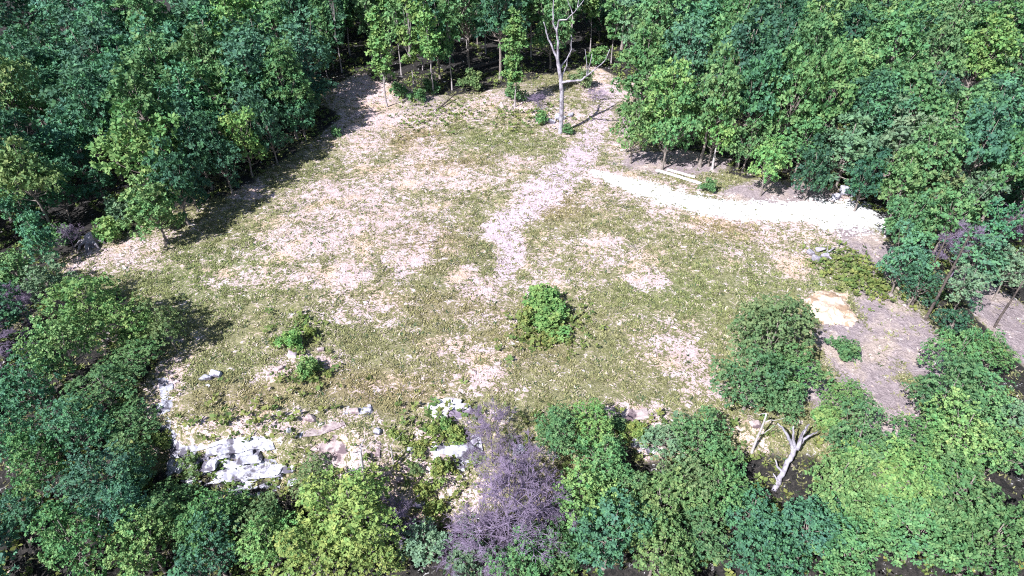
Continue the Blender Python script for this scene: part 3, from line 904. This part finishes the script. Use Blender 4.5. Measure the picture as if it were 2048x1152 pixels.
col = col * (1 - .6 * tr[:, None]) + np.array([.62, .52, .60]) * .6 * tr[:, None]
col = col * (1 - gr[:, None]) + np.array([.86, .85, .87]) * gr[:, None]
col = col * rs.uniform(.72, 1.12, (n, 1))
sz = np.clip(rs.lognormal(-2.5, .5, n), .03, .3)
Vs, Fs, Cs = stones(x, y, ground_z(x, y) + sz * .2, sz, np.minimum(col, .9), rs)
tag(link("loose_stones", mesh_np("loose_stones", Vs, Fs, 3, attr_material("loose_stone"), False, shade=Cs)), kind="stuff",
    label="pale pinkish stones and clods strewn over the bare soil", cat="stones")

# undergrowth on the forest floor and the rocky slope
x, y, rs = scatter(60000, 3, (-75, 75, 14, 150))
di, gr, li, fo, ge, ta, tr = masks(x, y)
ed = np.interp(x, EX, EY) - y
pr = (.55 * fo * sstep(.45, .6, fbm(x * .3, y * .3, 71, 3)) * (1 - sstep(.3, .7, li)) + .5 * sstep(-1.5, 1.5, ed) * sstep(.4, .55, fbm(x * .5, y * .5, 72, 3)))
k = rs.uniform(size=len(x)) < pr
x, y = x[k], y[k]
for px, py, rx, m in [(1095, 655, 3.0, 231), (600, 668, 2.4, 45), (625, 755, 1.6, 49), (1735, 570, 2.2, 132), (1700, 530, 2.6, 143), (885, 880, 3.0, 143), (470, 905, 3.5, 110), (870, 230, 6, 165), (1060, 235, 5, 137), (560, 850, 6, 45)]:
    q, _ = at(px, py)
    x = np.concatenate([x, rs.normal(q.x, rx * .7, m)]); y = np.concatenate([y, rs.normal(q.y, rx * .65, m)])
n = len(x)
C = np.stack([x, y, ground_z(x, y) + rs.uniform(.05, .55, n)], 1)
Nn = unit(np.array([0, 0, 1.0]) + rs.normal(size=(n, 3)) * .3)
Vu, Fu, Tu = leaves_from_clumps(C, Nn, .34, rs, 6, rs.uniform(.1, .9, n))
uo = link("undergrowth", mesh_np("undergrowth", Vu, Fu, 4, M_LEAF, False, Tu))
uo.color = (.17, .235, .075, 1)
tag(uo, "low leafy undergrowth covering the forest floor and slope", "undergrowth", kind="stuff")

# ------------------------------------------------------------------ rocks
def rock_mesh(name, seed, mat, n=18, sx=1, sy=1, sz=.7, sub=1, join=None):
    rnd = random.Random(seed)
    bm = bmesh.new()
    blocks = join or [((0, 0, 0), (sx, sy, sz), 0.0, n)]
    for c, s, rot, m in blocks:
        b2 = bmesh.new()
        for _ in range(m):
            v = Vector((rnd.uniform(-1, 1), rnd.uniform(-1, 1), rnd.uniform(-1, 1)))
            k = max(abs(v.x), abs(v.y), abs(v.z)); v = v / k * rnd.uniform(.82, 1.0)
            b2.verts.new(v)
        r = bmesh.ops.convex_hull(b2, input=b2.verts[:])
        bmesh.ops.delete(b2, geom=[g for g in r["geom_interior"] if isinstance(g, bmesh.types.BMVert)], context='VERTS')
        bmesh.ops.bevel(b2, geom=b2.edges[:], offset=.06, segments=1, affect='EDGES')
        bmesh.ops.transform(b2, matrix=Matrix.Translation(c) @ Matrix.Rotation(rot, 4, 'Z') @ Matrix.Diagonal((*s, 1)), verts=b2.verts[:])
        me = bpy.data.meshes.new("t"); b2.to_mesh(me); bm.from_mesh(me); bpy.data.meshes.remove(me); b2.free()
    me = bpy.data.meshes.new(name); bm.to_mesh(me); bm.free()
    me.materials.append(mat); return me

def boulder(px, py, wpx, asp, flat, mat, label, seed, cat="boulder", name="boulder", group=None, tilt=0.0, rot=None):
    p, t = at(px, py)
    s = wpx * t / FPX / 2
    o = link(name, rock_mesh(name, seed, mat, 20, s, s * asp, s * flat))
    o.location = p + Vector((0, 0, s * flat * .35)); rnd = random.Random(seed)
    o.rotation_euler = (tilt, rnd.uniform(-.15, .15), rnd.uniform(-.5, .5) if rot is None else rot)
    tag(o, label, cat, group); return o

# bedrock cliff: one ledge of stepped strata following the edge of the plateau
def ledge(name, pts, mat, label, seed, hmax, steps, wmin=.5, wmax=1.5):
    rnd = random.Random(seed); bl = []
    W = [at(a, b)[0] for a, b in pts]
    o0 = W[0].copy()
    for a, b in zip(W[:-1], W[1:]):
        ln = (b - a).length; d = (b - a) / ln; out = Vector((d.y, -d.x, 0)).normalized()
        if out.y > 0: out = -out
        u = 0
        while u < ln:
            wd = rnd.uniform(wmin, wmax)
            for k in range(steps):
                if rnd.random() < .12: continue
                h = hmax / steps
                c = a + d * (u + wd * .5 + rnd.uniform(-.3, .3)) + out * (k * rnd.uniform(.3, .62) + rnd.uniform(-.25, .25))
                zt = a.z + (b.z - a.z) * u / ln + .1 - k * h * rnd.uniform(.9, 1.1)
                bl.append(((c.x - o0.x, c.y - o0.y, zt - h * .5 - o0.z), (wd * rnd.uniform(.45, .95), rnd.uniform(.28, .6), h * rnd.uniform(.4, .72)), math.atan2(d.y, d.x) + rnd.uniform(-.1, .1), 16))
            u += wd * .8
    o = link(name, rock_mesh(name, seed, mat, join=bl)); o.location = o0
    return tag(o, label, "rock ledge")
def cliff(pts, H, label, seed, mat=None):
    """one weathered bedrock face: bedded layers of broken blocks, stepping outwards on the way down"""
    W = [at(a, b)[0] for a, b in pts]; o0 = W[0].copy()
    seg = [0]
    for a, b in zip(W[:-1], W[1:]): seg.append(seg[-1] + (b - a).length)
    nu, nv = int(seg[-1] / .065) + 8, int(H / .04) + 8
    u = np.linspace(0, seg[-1], nu); cx = np.interp(u, seg, [q.x for q in W]); cy = np.interp(u, seg, [q.y for q in W]); cz = np.interp(u, seg, [q.z for q in W])
    tx, ty = np.gradient(cx), np.gradient(cy); l = np.hypot(tx, ty); ox, oy = ty / l, -tx / l
    U, Vv = np.meshgrid(u, np.linspace(0, 1, nv))
    warp = Vv * H + .35 * (fbm(U * .35, Vv * 2, seed, 3) - .5)
    rs = np.random.RandomState(seed)
    edges = np.cumsum(rs.uniform(.14, .55, 40)); k = np.searchsorted(edges, warp.ravel()).reshape(warp.shape)
    f = warp - np.where(k > 0, edges[np.maximum(k - 1, 0)], 0)
    bl = np.floor((U + _hash(k, k * 0, seed) * 5) / (.55 + 1.3 * _hash(k, k * 0 + 3, seed)) + .35 * (vnoise(U * 2, Vv * 9, seed + 2) - .5))
    push = _hash(bl, k, seed + 5)
    out = .55 * H * Vv + .95 * (push - .5) - .45 * (f < .06) + .25 * (fbm(U * 1.2, Vv * H * 1.2, seed + 7, 4) - .5)
    gap = (_hash(bl + 7, k + 3, seed + 9) < .15); out -= .8 * gap
    out *= sstep(0, .03, Vv); fade = sstep(0, .06, U / seg[-1]) * sstep(1, .94, U / seg[-1])
    zz = cz[None] + .12 - H * Vv + .10 * (push - .5)
    x = cx[None] + ox[None] * (out * fade + .2); y = cy[None] + oy[None] * (out * fade + .2)
    top = np.stack([cx - ox * 1.2, cy - oy * 1.2, tz(cx - ox * 1.2, cy - oy * 1.2) - .15], 1)[None]
    G = np.concatenate([top, np.stack([x, y, zz], 2)], 0) - np.array(o0)
    n0 = nv + 1; i = (np.arange(n0 - 1)[:, None] * nu + np.arange(nu - 1)[None]).ravel()
    o = link("rock_cliff", mesh_np("rock_cliff", G.reshape(-1, 3), np.stack([i, i + nu, i + nu + 1, i + 1], 1), 4, mat or M_ROCK, False)); o.location = o0
    tag(o, label, "cliff")
cliff([(338, 893), (385, 902), (450, 886), (520, 880), (604, 872)], 4.2, "pale blue-white layered limestone cliff below the clearing's lower left edge", 4)
cliff([(322, 758), (328, 800), (336, 840), (346, 893)], 2.2, "pale rock band running up the clearing's lower left corner", 6)
cliff([(606, 872), (640, 868), (690, 848)], 1.3, "layered pink and white rock right of the cliff, with dark seams", 7, M_PINK)
cliff([(636, 894), (690, 906), (760, 912)], 1.5, "broken pinkish ledge stepping down by the dead pole", 8, M_PINK)
cliff([(690, 826), (715, 824), (745, 820)], .5, "thin pale ledge above the dead pole", 9, M_ROCK)
cliff([(870, 925), (905, 912), (965, 900)], 1.2, "pale ledge holding up the big white boulder on the slope", 10, M_ROCK)
ledge("rock_ledge", [(1212, 828), (1250, 830), (1300, 826)], M_PINK, "low pale ledge at the clearing's lower right edge", 6, .6, 2, .5, 1.1)
ledge("rock_ledge", [(1255, 885), (1300, 872)], M_ROCK, "pale ledge in the gap among the lower right crowns", 7, .8, 3, .5, 1.2)
ledge("rock_ledge", [(372, 940), (400, 965), (470, 975), (520, 965)], M_ROCK, "jumbled pale rubble at the foot of the cliff", 8, 1.4, 3, .4, 1.0)
BL = [(412, 758, 26, .6, .5, M_ROCK, "left one of the white stone pair in the lower left grass", "boulder", "boulder"),
 (432, 750, 28, .6, .5, M_ROCK, "right one of the white stone pair in the lower left grass", "boulder", "boulder"),
 (417, 772, 10, .8, .6, M_ROCK, "small white stone just below the white pair", "boulder", "boulder"),
 (925, 905, 58, .6, .7, M_ROCK, "big white boulder on the slope below the stained slab", "boulder", "boulder"),
 (895, 918, 34, .7, .6, M_PINK, "boulder touching the big white one's left end", "boulder", "boulder"),
 (945, 893, 30, .7, .9, M_ROCK, "upright white block at the big boulder's right end", "boulder", "boulder"),
 (826, 900, 22, .8, 1.0, M_ROCK, "white stone beside the yellow-green bush, right of the dead pole", "boulder", "boulder"),
 (1040, 905, 30, .7, .8, M_ROCK, "white stone seen through the bare lavender twigs", "boulder", "boulder"),
 (622, 838, 28, .6, .5, M_PINK, "pinkish block above the layered rock", "boulder", "boulder"),
 (706, 824, 30, .45, .35, M_PINK, "long flat pinkish stone left of the dead pole's top", "boulder", "boulder"),
 (735, 822, 16, .6, .5, M_ROCK, "white stone at the right end of the long flat one", "boulder", "boulder"),
 (578, 866, 12, .7, 1.5, M_ROCK, "upright white stone at the cliff top's right end", "boulder", "boulder"),
 (755, 866, 16, .7, 1.0, M_ROCK, "square stone behind the dead pole's top", "boulder", "boulder"),
 (840, 1010, 22, .8, .7, M_ROCK, "white stone low on the slope by yellow bushes", "boulder", "boulder"),
 (855, 975, 18, .8, .7, M_ROCK, "pale stone halfway down the slope", "boulder", "boulder"),
 (862, 1050, 26, .6, .7, M_ROCK, "white stone lowest on the slope", "boulder", "boulder"),
 (815, 935, 22, .8, .7, M_PINK, "pinkish stone on the slope right of the dead pole", "boulder", "boulder"),
 (800, 960, 18, .8, .7, M_PINK, "pink stone low on the slope near the dead pole's foot", "boulder", "boulder"),
 (585, 712, 24, .6, .5, M_LICH, "lavender rock between the two round bushes", "boulder", "boulder"),
 (560, 738, 16, .7, .6, M_PINK, "pale stone left of the lower round bush", "boulder", "boulder"),
 (540, 748, 14, .7, .6, M_PINK, "pinkish stone at the left end of the bushes' stony strip", "boulder", "boulder"),
 (640, 700, 18, .7, .5, M_PINK, "stone right of the upper round bush", "boulder", "boulder"),
 (1620, 508, 18, .8, .7, M_DEAD, "grey stone at the left of the pale pile on the green patch", "boulder", "boulder"),
 (1632, 520, 20, .8, .8, M_DEAD, "lowest grey stone of the pale pile on the green patch", "boulder", "boulder"),
 (1640, 503, 18, .7, .8, M_DEAD, "topmost grey stone of the pale pile on the green patch", "boulder", "boulder"),
 (1649, 515, 16, .8, .8, M_DEAD, "grey stone in the middle of the pale pile", "boulder", "boulder"),
 (1692, 388, 30, .8, .8, M_ROCK, "white boulder in dappled shade at the gravel's far end", "boulder", "boulder"),  # this and the next two stand for road gravel lit through leaves
 (1672, 396, 20, .8, .7, M_ROCK, "smaller white stone left of the dappled boulder", "boulder", "boulder"),
 (1708, 402, 22, .8, .7, M_ROCK, "white stone right of the dappled boulder", "boulder", "boulder"),
 (1120, 238, 24, .7, .6, M_ROCK, "white stone behind the dead tree's foot", "boulder", "boulder"),
 (1100, 245, 22, .6, .5, M_ROCK, "white stone left of the dead tree's foot", "boulder", "boulder"),
 (1142, 232, 18, .7, .5, M_ROCK, "white stone in the dead tree's shadow", "boulder", "boulder"),
 (1455, 1005, 22, .5, .6, M_ROCK, "white stone in the cleft among the lower right crowns", "boulder", "boulder"),
 (1440, 1082, 30, .6, .6, M_ROCK, "white stone low in the dark cleft near the bottom edge", "boulder", "boulder"),
 (1050, 655, 9, .7, .8, M_PINK, "small stone below the lone bush clump", "boulder", "boulder"),
 (1510, 850, 26, .6, .6, M_PINK, "reddish stone under the large dense tree", "boulder", "boulder")]
for i, (a, b, c, d, e, m, lab, nm, ct) in enumerate(BL):
    o = boulder(a, b, c, d, e, m, lab, 40 + i, ct, nm, "stones about the clearing")
def slab(px, py, wpx, label):
    p, t = at(px, py); s = wpx * t / FPX / 2; rnd = random.Random(77); bl = []
    for k in range(15):
        a = k * 2.4; q = math.sqrt(k / 15) * .72
        bl.append(((math.cos(a) * q * s, math.sin(a) * q * s * .62, rnd.uniform(-.08, .12) - .1), (s * rnd.uniform(.25, .42), s * rnd.uniform(.2, .34), rnd.uniform(.3, .5)), rnd.uniform(-.4, .4), 16))
    o = link("rock_slab", rock_mesh("rock_slab", 77, M_SLAB, join=bl)); o.location = p; tag(o, label, "rock slab")
slab(897, 818, 96, "broad flat white slab with lavender stains at the clearing's lower edge")

# sandy straw mound
def mound(px, py, rx, ry, h, mat, label):
    p, t = at(px, py); n = 46
    a = rx * t / FPX; el = math.atan2(CAM_H, math.hypot(p.x, p.y)); b = ry * t / FPX / math.sin(el)
    u = np.linspace(-1.25, 1.25, n); U, Vv = np.meshgrid(u, u)
    wx, wy = p.x + U * a, p.y + Vv * b
    q = np.hypot(U, Vv) + .9 * (fbm(wx * .5, wy * .5, 81, 4) - .5)
    z = tz(wx, wy) - .25 + (h + .25) * (1 - sstep(.45, 1.05, q)) * (.45 + 1.1 * fbm(wx * .9, wy * .9, 82, 4))
    Vt = np.stack([wx - p.x, wy - p.y, z - p.z], 2).reshape(-1, 3)
    i = (np.arange(n - 1)[:, None] * n + np.arange(n - 1)[None]).ravel()
    o = link("dirt_mound", mesh_np("dirt_mound", Vt, np.stack([i, i + 1, i + n + 1, i + n], 1), 4, mat, False)); o.location = p
    tag(o, label, "mound")
mound(1662, 612, 64, 44, .42, M_MOUND, "low orange-cream mound of sandy straw right of the clearing")

# two white boards
def board(a, b, wd, label):
    p, _ = at(*a); q, _ = at(*b); d = q - p; L = d.length
    bm = bmesh.new(); n = 8
    rows = []
    for i in range(n + 1):
        u = -L / 2 + L * i / n; s = .03 * math.sin(i * .7)
        rows.append([bm.verts.new((u, v * wd / 2 + s, z)) for v, z in ((-1, 0), (1, 0), (1, .16), (-1, .16))])
    for r0, r1 in zip(rows[:-1], rows[1:]):
        for k in range(4): bm.faces.new((r0[k], r0[(k + 1) % 4], r1[(k + 1) % 4], r1[k]))
    bm.faces.new(rows[0][::-1]); bm.faces.new(rows[-1])
    bmesh.ops.recalc_face_normals(bm, faces=bm.faces[:])
    me = bpy.data.meshes.new("board"); bm.to_mesh(me); bm.free(); me.materials.append(M_BOARD)
    o = link("board", me); o.location = (p + q) / 2 + Vector((0, 0, .08)); o.rotation_euler = (0, -math.asin(d.z / L), math.atan2(d.y, d.x))
    tag(o, label, "board", "white boards by the gravel")
board((1312, 342), (1402, 369), .42, "longer, nearer of two white boards beside the gravel track")
board((1334, 341), (1390, 356), .34, "shorter white board lying behind the longer one")

# logs
def log(a, b, r, mat, label, lift=.0, name="fallen_log"):
    p, _ = at(*a); q, _ = at(*b); rnd = random.Random(str(label)); tb = Tubes(); n = 6
    P = [(q - p) * (i / n) + Vector((rnd.uniform(-.06, .06), rnd.uniform(-.06, .06), r * .6 + lift * i / n)) for i in range(n + 1)]
    tb.add(P, [r * (1 - .45 * i / n) for i in range(n + 1)], 8)
    m = P[3]; tb.add([m, m + Vector((rnd.uniform(-.5, .5), .3, .7))], [r * .4, r * .15], 5)
    o = link(name, tb.mesh(name, mat)); o.location = p
    tag(o, label, "log")
log((940, 140), (1010, 122), .42, M_LOG, "thick dark log lying in the shade behind the clearing")
log((872, 222), (912, 198), .16, M_LOG, "thin dark fallen stem in front of the back trees", .8)
log((945, 160), (1005, 135), .3, M_LOG, "second dark log, in front of the thick one")
log((662, 170), (692, 157), .16, M_LOG, "short dark stick right of the thickest pale trunk", .5)
log((1067, 224), (1098, 215), .12, M_DEAD, "short pale fallen branch left of the white dead tree")
log((1640, 516), (1668, 500), .14, M_DEAD, "broken grey branch on the pale pile", .3, "broken_branch")
log((1652, 508), (1666, 524), .13, M_DEAD, "grey stick lying at the pile's right end", .1, "broken_branch")

# stump at the left
def stump(px, py):
    p, t = at(px, py); tb = Tubes(); rnd = random.Random(3)
    tb.add([(0, 0, -.3), (0, 0, .5), (.1, 0, 1.1), (.3, .1, 1.5)], [.95, .7, .62, .3], 10)
    for k in range(8):
        a = k * .8; d = Vector((math.cos(a), math.sin(a), 0))
        tb.add([d * .4 + Vector((0, 0, .8)), d * 1.2 + Vector((0, 0, .55)), d * rnd.uniform(1.7, 2.3) + Vector((0, 0, -.2))], [.2, .16, .07], 6)
    o = link("tree_stump", tb.mesh("tree_stump", M_DEAD)); o.location = p
    tag(o, "old whitish stump with spread roots at the clearing's left edge", "stump")
stump(186, 490)

# ------------------------------------------------------------------ dead trees
def limb(tb, pts, r0, r1, sides=7, jit=.0, rnd=random):
    P = [Vector(pts[0])]
    for a, b in zip(pts[:-1], pts[1:]):
        a, b = Vector(a), Vector(b)
        for k in (1, 2, 3):
            P.append(a.lerp(b, k / 3) + Vector((rnd.uniform(-jit, jit), rnd.uniform(-jit, jit), rnd.uniform(-jit, jit))) * (k < 3))
    n = len(P) - 1
    tb.add(P, [r0 + (r1 - r0) * i / n for i in range(n + 1)], sides)

def white_dead_tree():
    p, t = at(1121, 266)
    r = empty("dead_tree", p)
    tag(r, "tall white leafless dead tree with forked limbs at the clearing's top", "dead tree")
    f = t / FPX / 3.84; rnd = random.Random(5)
    def c(u, v, y=0.0): return ((u - 270) * f, y, (1020 - v) * f / .90)
    tb = Tubes(); limb(tb, [c(270, 1035), c(270, 860), c(264, 720), c(254, 650, .1), c(236, 578, .1)], .36, .26, 10, .03, rnd)
    o = link("trunk", tb.mesh("trunk", M_DEAD), r)
    LI = [([c(236, 580, .1), c(215, 505, .6), c(180, 440, 1), c(150, 390, 1.2), c(138, 350, 1.1), c(120, 300, 1.3)], .26, .07),
          ([c(240, 585, .1), c(224, 500, -.2), c(222, 400, -.4), c(206, 328, -.5), c(180, 285, -.7), c(178, 180, -.6), c(170, 88, -.8)], .3, .06),
          ([c(206, 330, -.5), c(218, 265, -.9), c(270, 258, -1.2), c(320, 210, -1.5), c(376, 142, -1.6)], .18, .05),
          ([c(305, 215, -1.4), c(278, 165, -1.5), c(258, 108, -1.7)], .09, .04),
          ([c(338, 180, -1.5), c(345, 115, -1.7)], .08, .04),
          ([c(236, 600, .1), c(260, 560, .5), c(296, 525, .9), c(325, 470, 1.1), c(318, 380, 1.3)], .2, .05),
          ([c(258, 650, .0), c(272, 610, .5), c(296, 570, .8), c(296, 525, .9)], .15, .12),
          ([c(262, 668, .0), c(320, 645, -.8), c(390, 628, -1.6), c(430, 592, -2), c(482, 545, -2.3), c(545, 488, -2.5), c(572, 415, -2.6)], .24, .05),
          ([c(428, 594, -2), c(424, 520, -2.2), c(402, 418, -2.4)], .11, .04),
          ([c(434, 585, -2), c(456, 455, -1.8)], .1, .04),
          ([c(325, 470, 1.1), c(362, 480, 1.4)], .06, .03)]
    for pts, a, b in LI:
        tb = Tubes(); limb(tb, pts, a * .75, b * .8, 7, .05, rnd); link("limb", tb.mesh("limb", M_DEAD), r)
white_dead_tree()

def twig_tree(name, seed, h, spread, r0, mat, levels=4, lean=(0, 0), dense=7, droop=0.0, start=.25):
    """leafless tree: trunk plus recursively finer twigs"""
    rnd = random.Random(seed); tk = Tubes(); tb = Tubes()
    P = [Vector((lean[0] * (k / 8) * h + rnd.uniform(-.1, .1), lean[1] * (k / 8) * h + rnd.uniform(-.1, .1), -.5 + (h + .5) * k / 8)) for k in range(9)]
    tk.add(P, [r0 * (1 - .85 * k / 8) for k in range(9)], 8)
    def grow(p, d, ln, r, lv):
        q = p + d * ln * .5 + Vector((rnd.gauss(0, .07), rnd.gauss(0, .07), rnd.gauss(0, .05))) * ln
        e = q + (d + Vector((rnd.gauss(0, .22), rnd.gauss(0, .22), .12 - droop))).normalized() * ln * .5
        tb.add([p, q, e], [r, r * .75, r * .45], 4 if r > .03 else 3 if False else 4)
        if lv <= 0: return
        for k in range(dense if lv > 1 else dense - 1):
            u = rnd.uniform(.25, 1)
            s = p.lerp(q, u * 2) if u < .5 else q.lerp(e, u * 2 - 1)
            nd = (d + Vector((rnd.gauss(0, .75), rnd.gauss(0, .75), rnd.gauss(.1 - droop, .5)))).normalized()
            grow(s, nd, ln * rnd.uniform(.38, .62), max(r * .5, .016), lv - 1)
    nb = 13
    for k in range(nb):
        u = start + (1 - start) * (k + rnd.random()) / nb
        i = min(7, int(u * 8)); s = P[i].lerp(P[i + 1], u * 8 - i)
        a = k * 2.4 + rnd.uniform(-.4, .4); up = rnd.uniform(.15, .8)
        d = Vector((math.cos(a), math.sin(a), up)).normalized()
        grow(s, d, spread * (1.15 - .75 * u) * rnd.uniform(.75, 1.2), r0 * .3, levels - 2)
    return tb.mesh(name, mat), tk.mesh("trunk", mat)
TW = [twig_tree("branches", 21, 9.5, 4.8, .15, M_TWIG, 5, (.02, .0), 7), twig_tree("branches", 22, 8.5, 4.4, .13, M_TWIG, 5, (-.03, .03), 7)]
TWP = {}
def bare(v, px, py, s, sz, rot, label, group="bare leafless trees", cat="bare tree", mats=None):
    p, t = at(px, py)
    r, c = instance(("twig", v), "bare_tree", *TW[v])
    r.name = "bare_tree"
    for o in r.children: o.name = "branches" if o.data == TW[v][0] else "trunk"
    r.location = p; r.scale = (s, s, s * sz); r.rotation_euler = (0, 0, rot)
    tag(r, label, cat, group)
bare(0, 1015, 1120, .86, 1.15, .4, "largest bare lavender-grey tree in the bottom middle")
bare(1, 985, 925, .46, 1.5, 1.9, "narrow bare tree with a straight pinkish stem, top of the lavender group")
bare(1, 960, 1130, .66, .9, 3.1, "bare grey tree at the lower left of the lavender group")
bare(0, 1092, 1060, .66, .9, 4.4, "bare lavender tree leaning over the crowns at the group's right")
bare(0, 1030, 1010, .62, 1.0, 2.2, "bare twiggy tree behind the largest lavender one")
bare(1, 22, 760, .7, .9, .3, "bare bluish twigs at the left edge")
bare(0, 60, 650, .5, .9, 5.3, "smaller bare bluish twigs above the left-edge ones")
bare(1, 2045, 500, .6, 1.2, 1.2, "bare whitish twigs at the right edge")
bare(0, 150, 500, .35, .9, 1.0, "bare grey brush behind the old stump")
bare(0, 1075, 215, .36, .6, 2.0, "low dark brush left of the white dead tree")
bare(1, 1190, 200, .40, .5, 4.0, "low brown brush right of the white dead tree")
bare(1, 790, 1075, .5, .8, 2.0, "bare reddish brush in the dark gap right of the yellow crown")
bare(1, 1900, 560, .55, 1.3, .8, "bare grey tree between the two dark leaning trunks")

def pole(a, b, h, r0, label, cat="dead tree", mat=M_PALE, name="dead_pole", twigs=6, lean=(0, 0)):
    p, t = at(*a); rnd = random.Random(label); r = empty(name, p)
    tb = Tubes(); n = 6
    P = [Vector((lean[0] * h * k / n + rnd.uniform(-.06, .06), lean[1] * h * k / n, -.4 + (h + .4) * k / n)) for k in range(n + 1)]
    tb.add(P, [r0 * (1 - .55 * k / n) for k in range(n + 1)], 8); link("trunk", tb.mesh("trunk", mat), r)
    if twigs:
        for k in range(twigs):
            tb = Tubes()
            s = P[rnd.randint(n // 2, n)]; q = rnd.uniform(0, 6.28); L = rnd.uniform(.6, 1.9)
            d = Vector((math.cos(q), math.sin(q), rnd.uniform(-.1, .6)))
            limb(tb, [s, s + d * L * .5, s + d * L + Vector((0, 0, .2))], r0 * .3, r0 * .1, 5, .08, rnd)
            link("branch", tb.mesh("branch", mat), r)
    tag(r, label, cat, "bare standing stems")
pole((738, 985), 0, 5.0, .17, "bare dead pole standing on the rocky slope", twigs=9)
pole((788, 930), 0, 2.4, .08, "thin short dead stem right of the dead pole", twigs=3)
pole((1850, 640), 0, 9.5, .16, "taller of two dark leaning trunks at the right", "tree trunk", M_LOG, "leaning_trunk", 12, (.02, .0))
pole((1822, 615), 0, 8.0, .13, "shorter dark leaning trunk left of the taller one", "tree trunk", M_LOG, "leaning_trunk", 9, (.03, .0))
pole((1988, 655), 0, 5.5, .13, "single dark leaning trunk over the grey ground at the right edge", "tree trunk", M_LOG, "leaning_trunk", 6, (.03, 0))
pole((1546, 295), 0, 4.5, .2, "leaning white bare stem at the upper right forest's edge", twigs=3, lean=(.12, 0))
pole((1424, 338), 0, 4.0, .2, "short white stem under the bright tree behind the boards", twigs=2)
pole((152, 160), 0, 11.0, .2, "long grey trunk leaning over the dark hollow", "dead tree", M_BARK, "leaning_trunk", 5, (-.35, 0))
pole((1503, 905), 0, 4.0, .12, "thin pale stem in the reddish gap below the large dense tree", twigs=3, lean=(.1, .1))

def snag():
    p, t = at(1548, 980); r = empty("dead_snag", p)
    tag(r, "thick grey broken snag with bare forked limbs, lower right", "dead tree")
    f = t / FPX / 5.236; rnd = random.Random(9)
    base = (265, 965)
    el = math.atan2(CAM_H - p.z, p.y)
    # the trunk leans away from the camera: heights and depths solved along it
    def c(u, v, k): 
        X = (u - base[0]) * f; up = (base[1] - v) * f
        z = up * k; y = (up - z * math.cos(el)) / math.sin(el)
        return (X * (1 - .012 * z), y, z)
    tb = Tubes(); limb(tb, [c(262, 975, 0.9), c(320, 840, .9), c(385, 720, .9), c(440, 630, .9), c(475, 540, .92)], .20, .19, 10, .09, rnd)
    link("trunk", tb.mesh("trunk", M_DEAD), r)
    for pts, a, b in [([c(450, 560, .92), c(420, 490, .95), c(370, 430, 1), c(310, 355, 1), c(250, 312, 1)], .17, .05),
        ([c(470, 560, .92), c(452, 490, .95), c(428, 420, 1), c(410, 340, 1.05)], .16, .05),
        ([c(490, 560, .92), c(540, 450, .9), c(575, 390, .9), c(635, 310, .9)], .2, .06),
        ([c(500, 540, .92), c(580, 460, .85), c(660, 420, .85), c(745, 375, .85)], .15, .04),
        ([c(540, 450, .9), c(548, 380, .95)], .1, .04), ([c(575, 390, .9), c(570, 340, .95)], .07, .03),
        ([c(350, 780, .9), c(290, 730, .9), c(270, 660, .9)], .12, .04), ([c(300, 880, .9), c(250, 800, .9)], .1, .04)]:
        tb = Tubes(); limb(tb, pts, a, b, 7, .05, rnd); link("limb", tb.mesh("limb", M_DEAD), r)
snag()
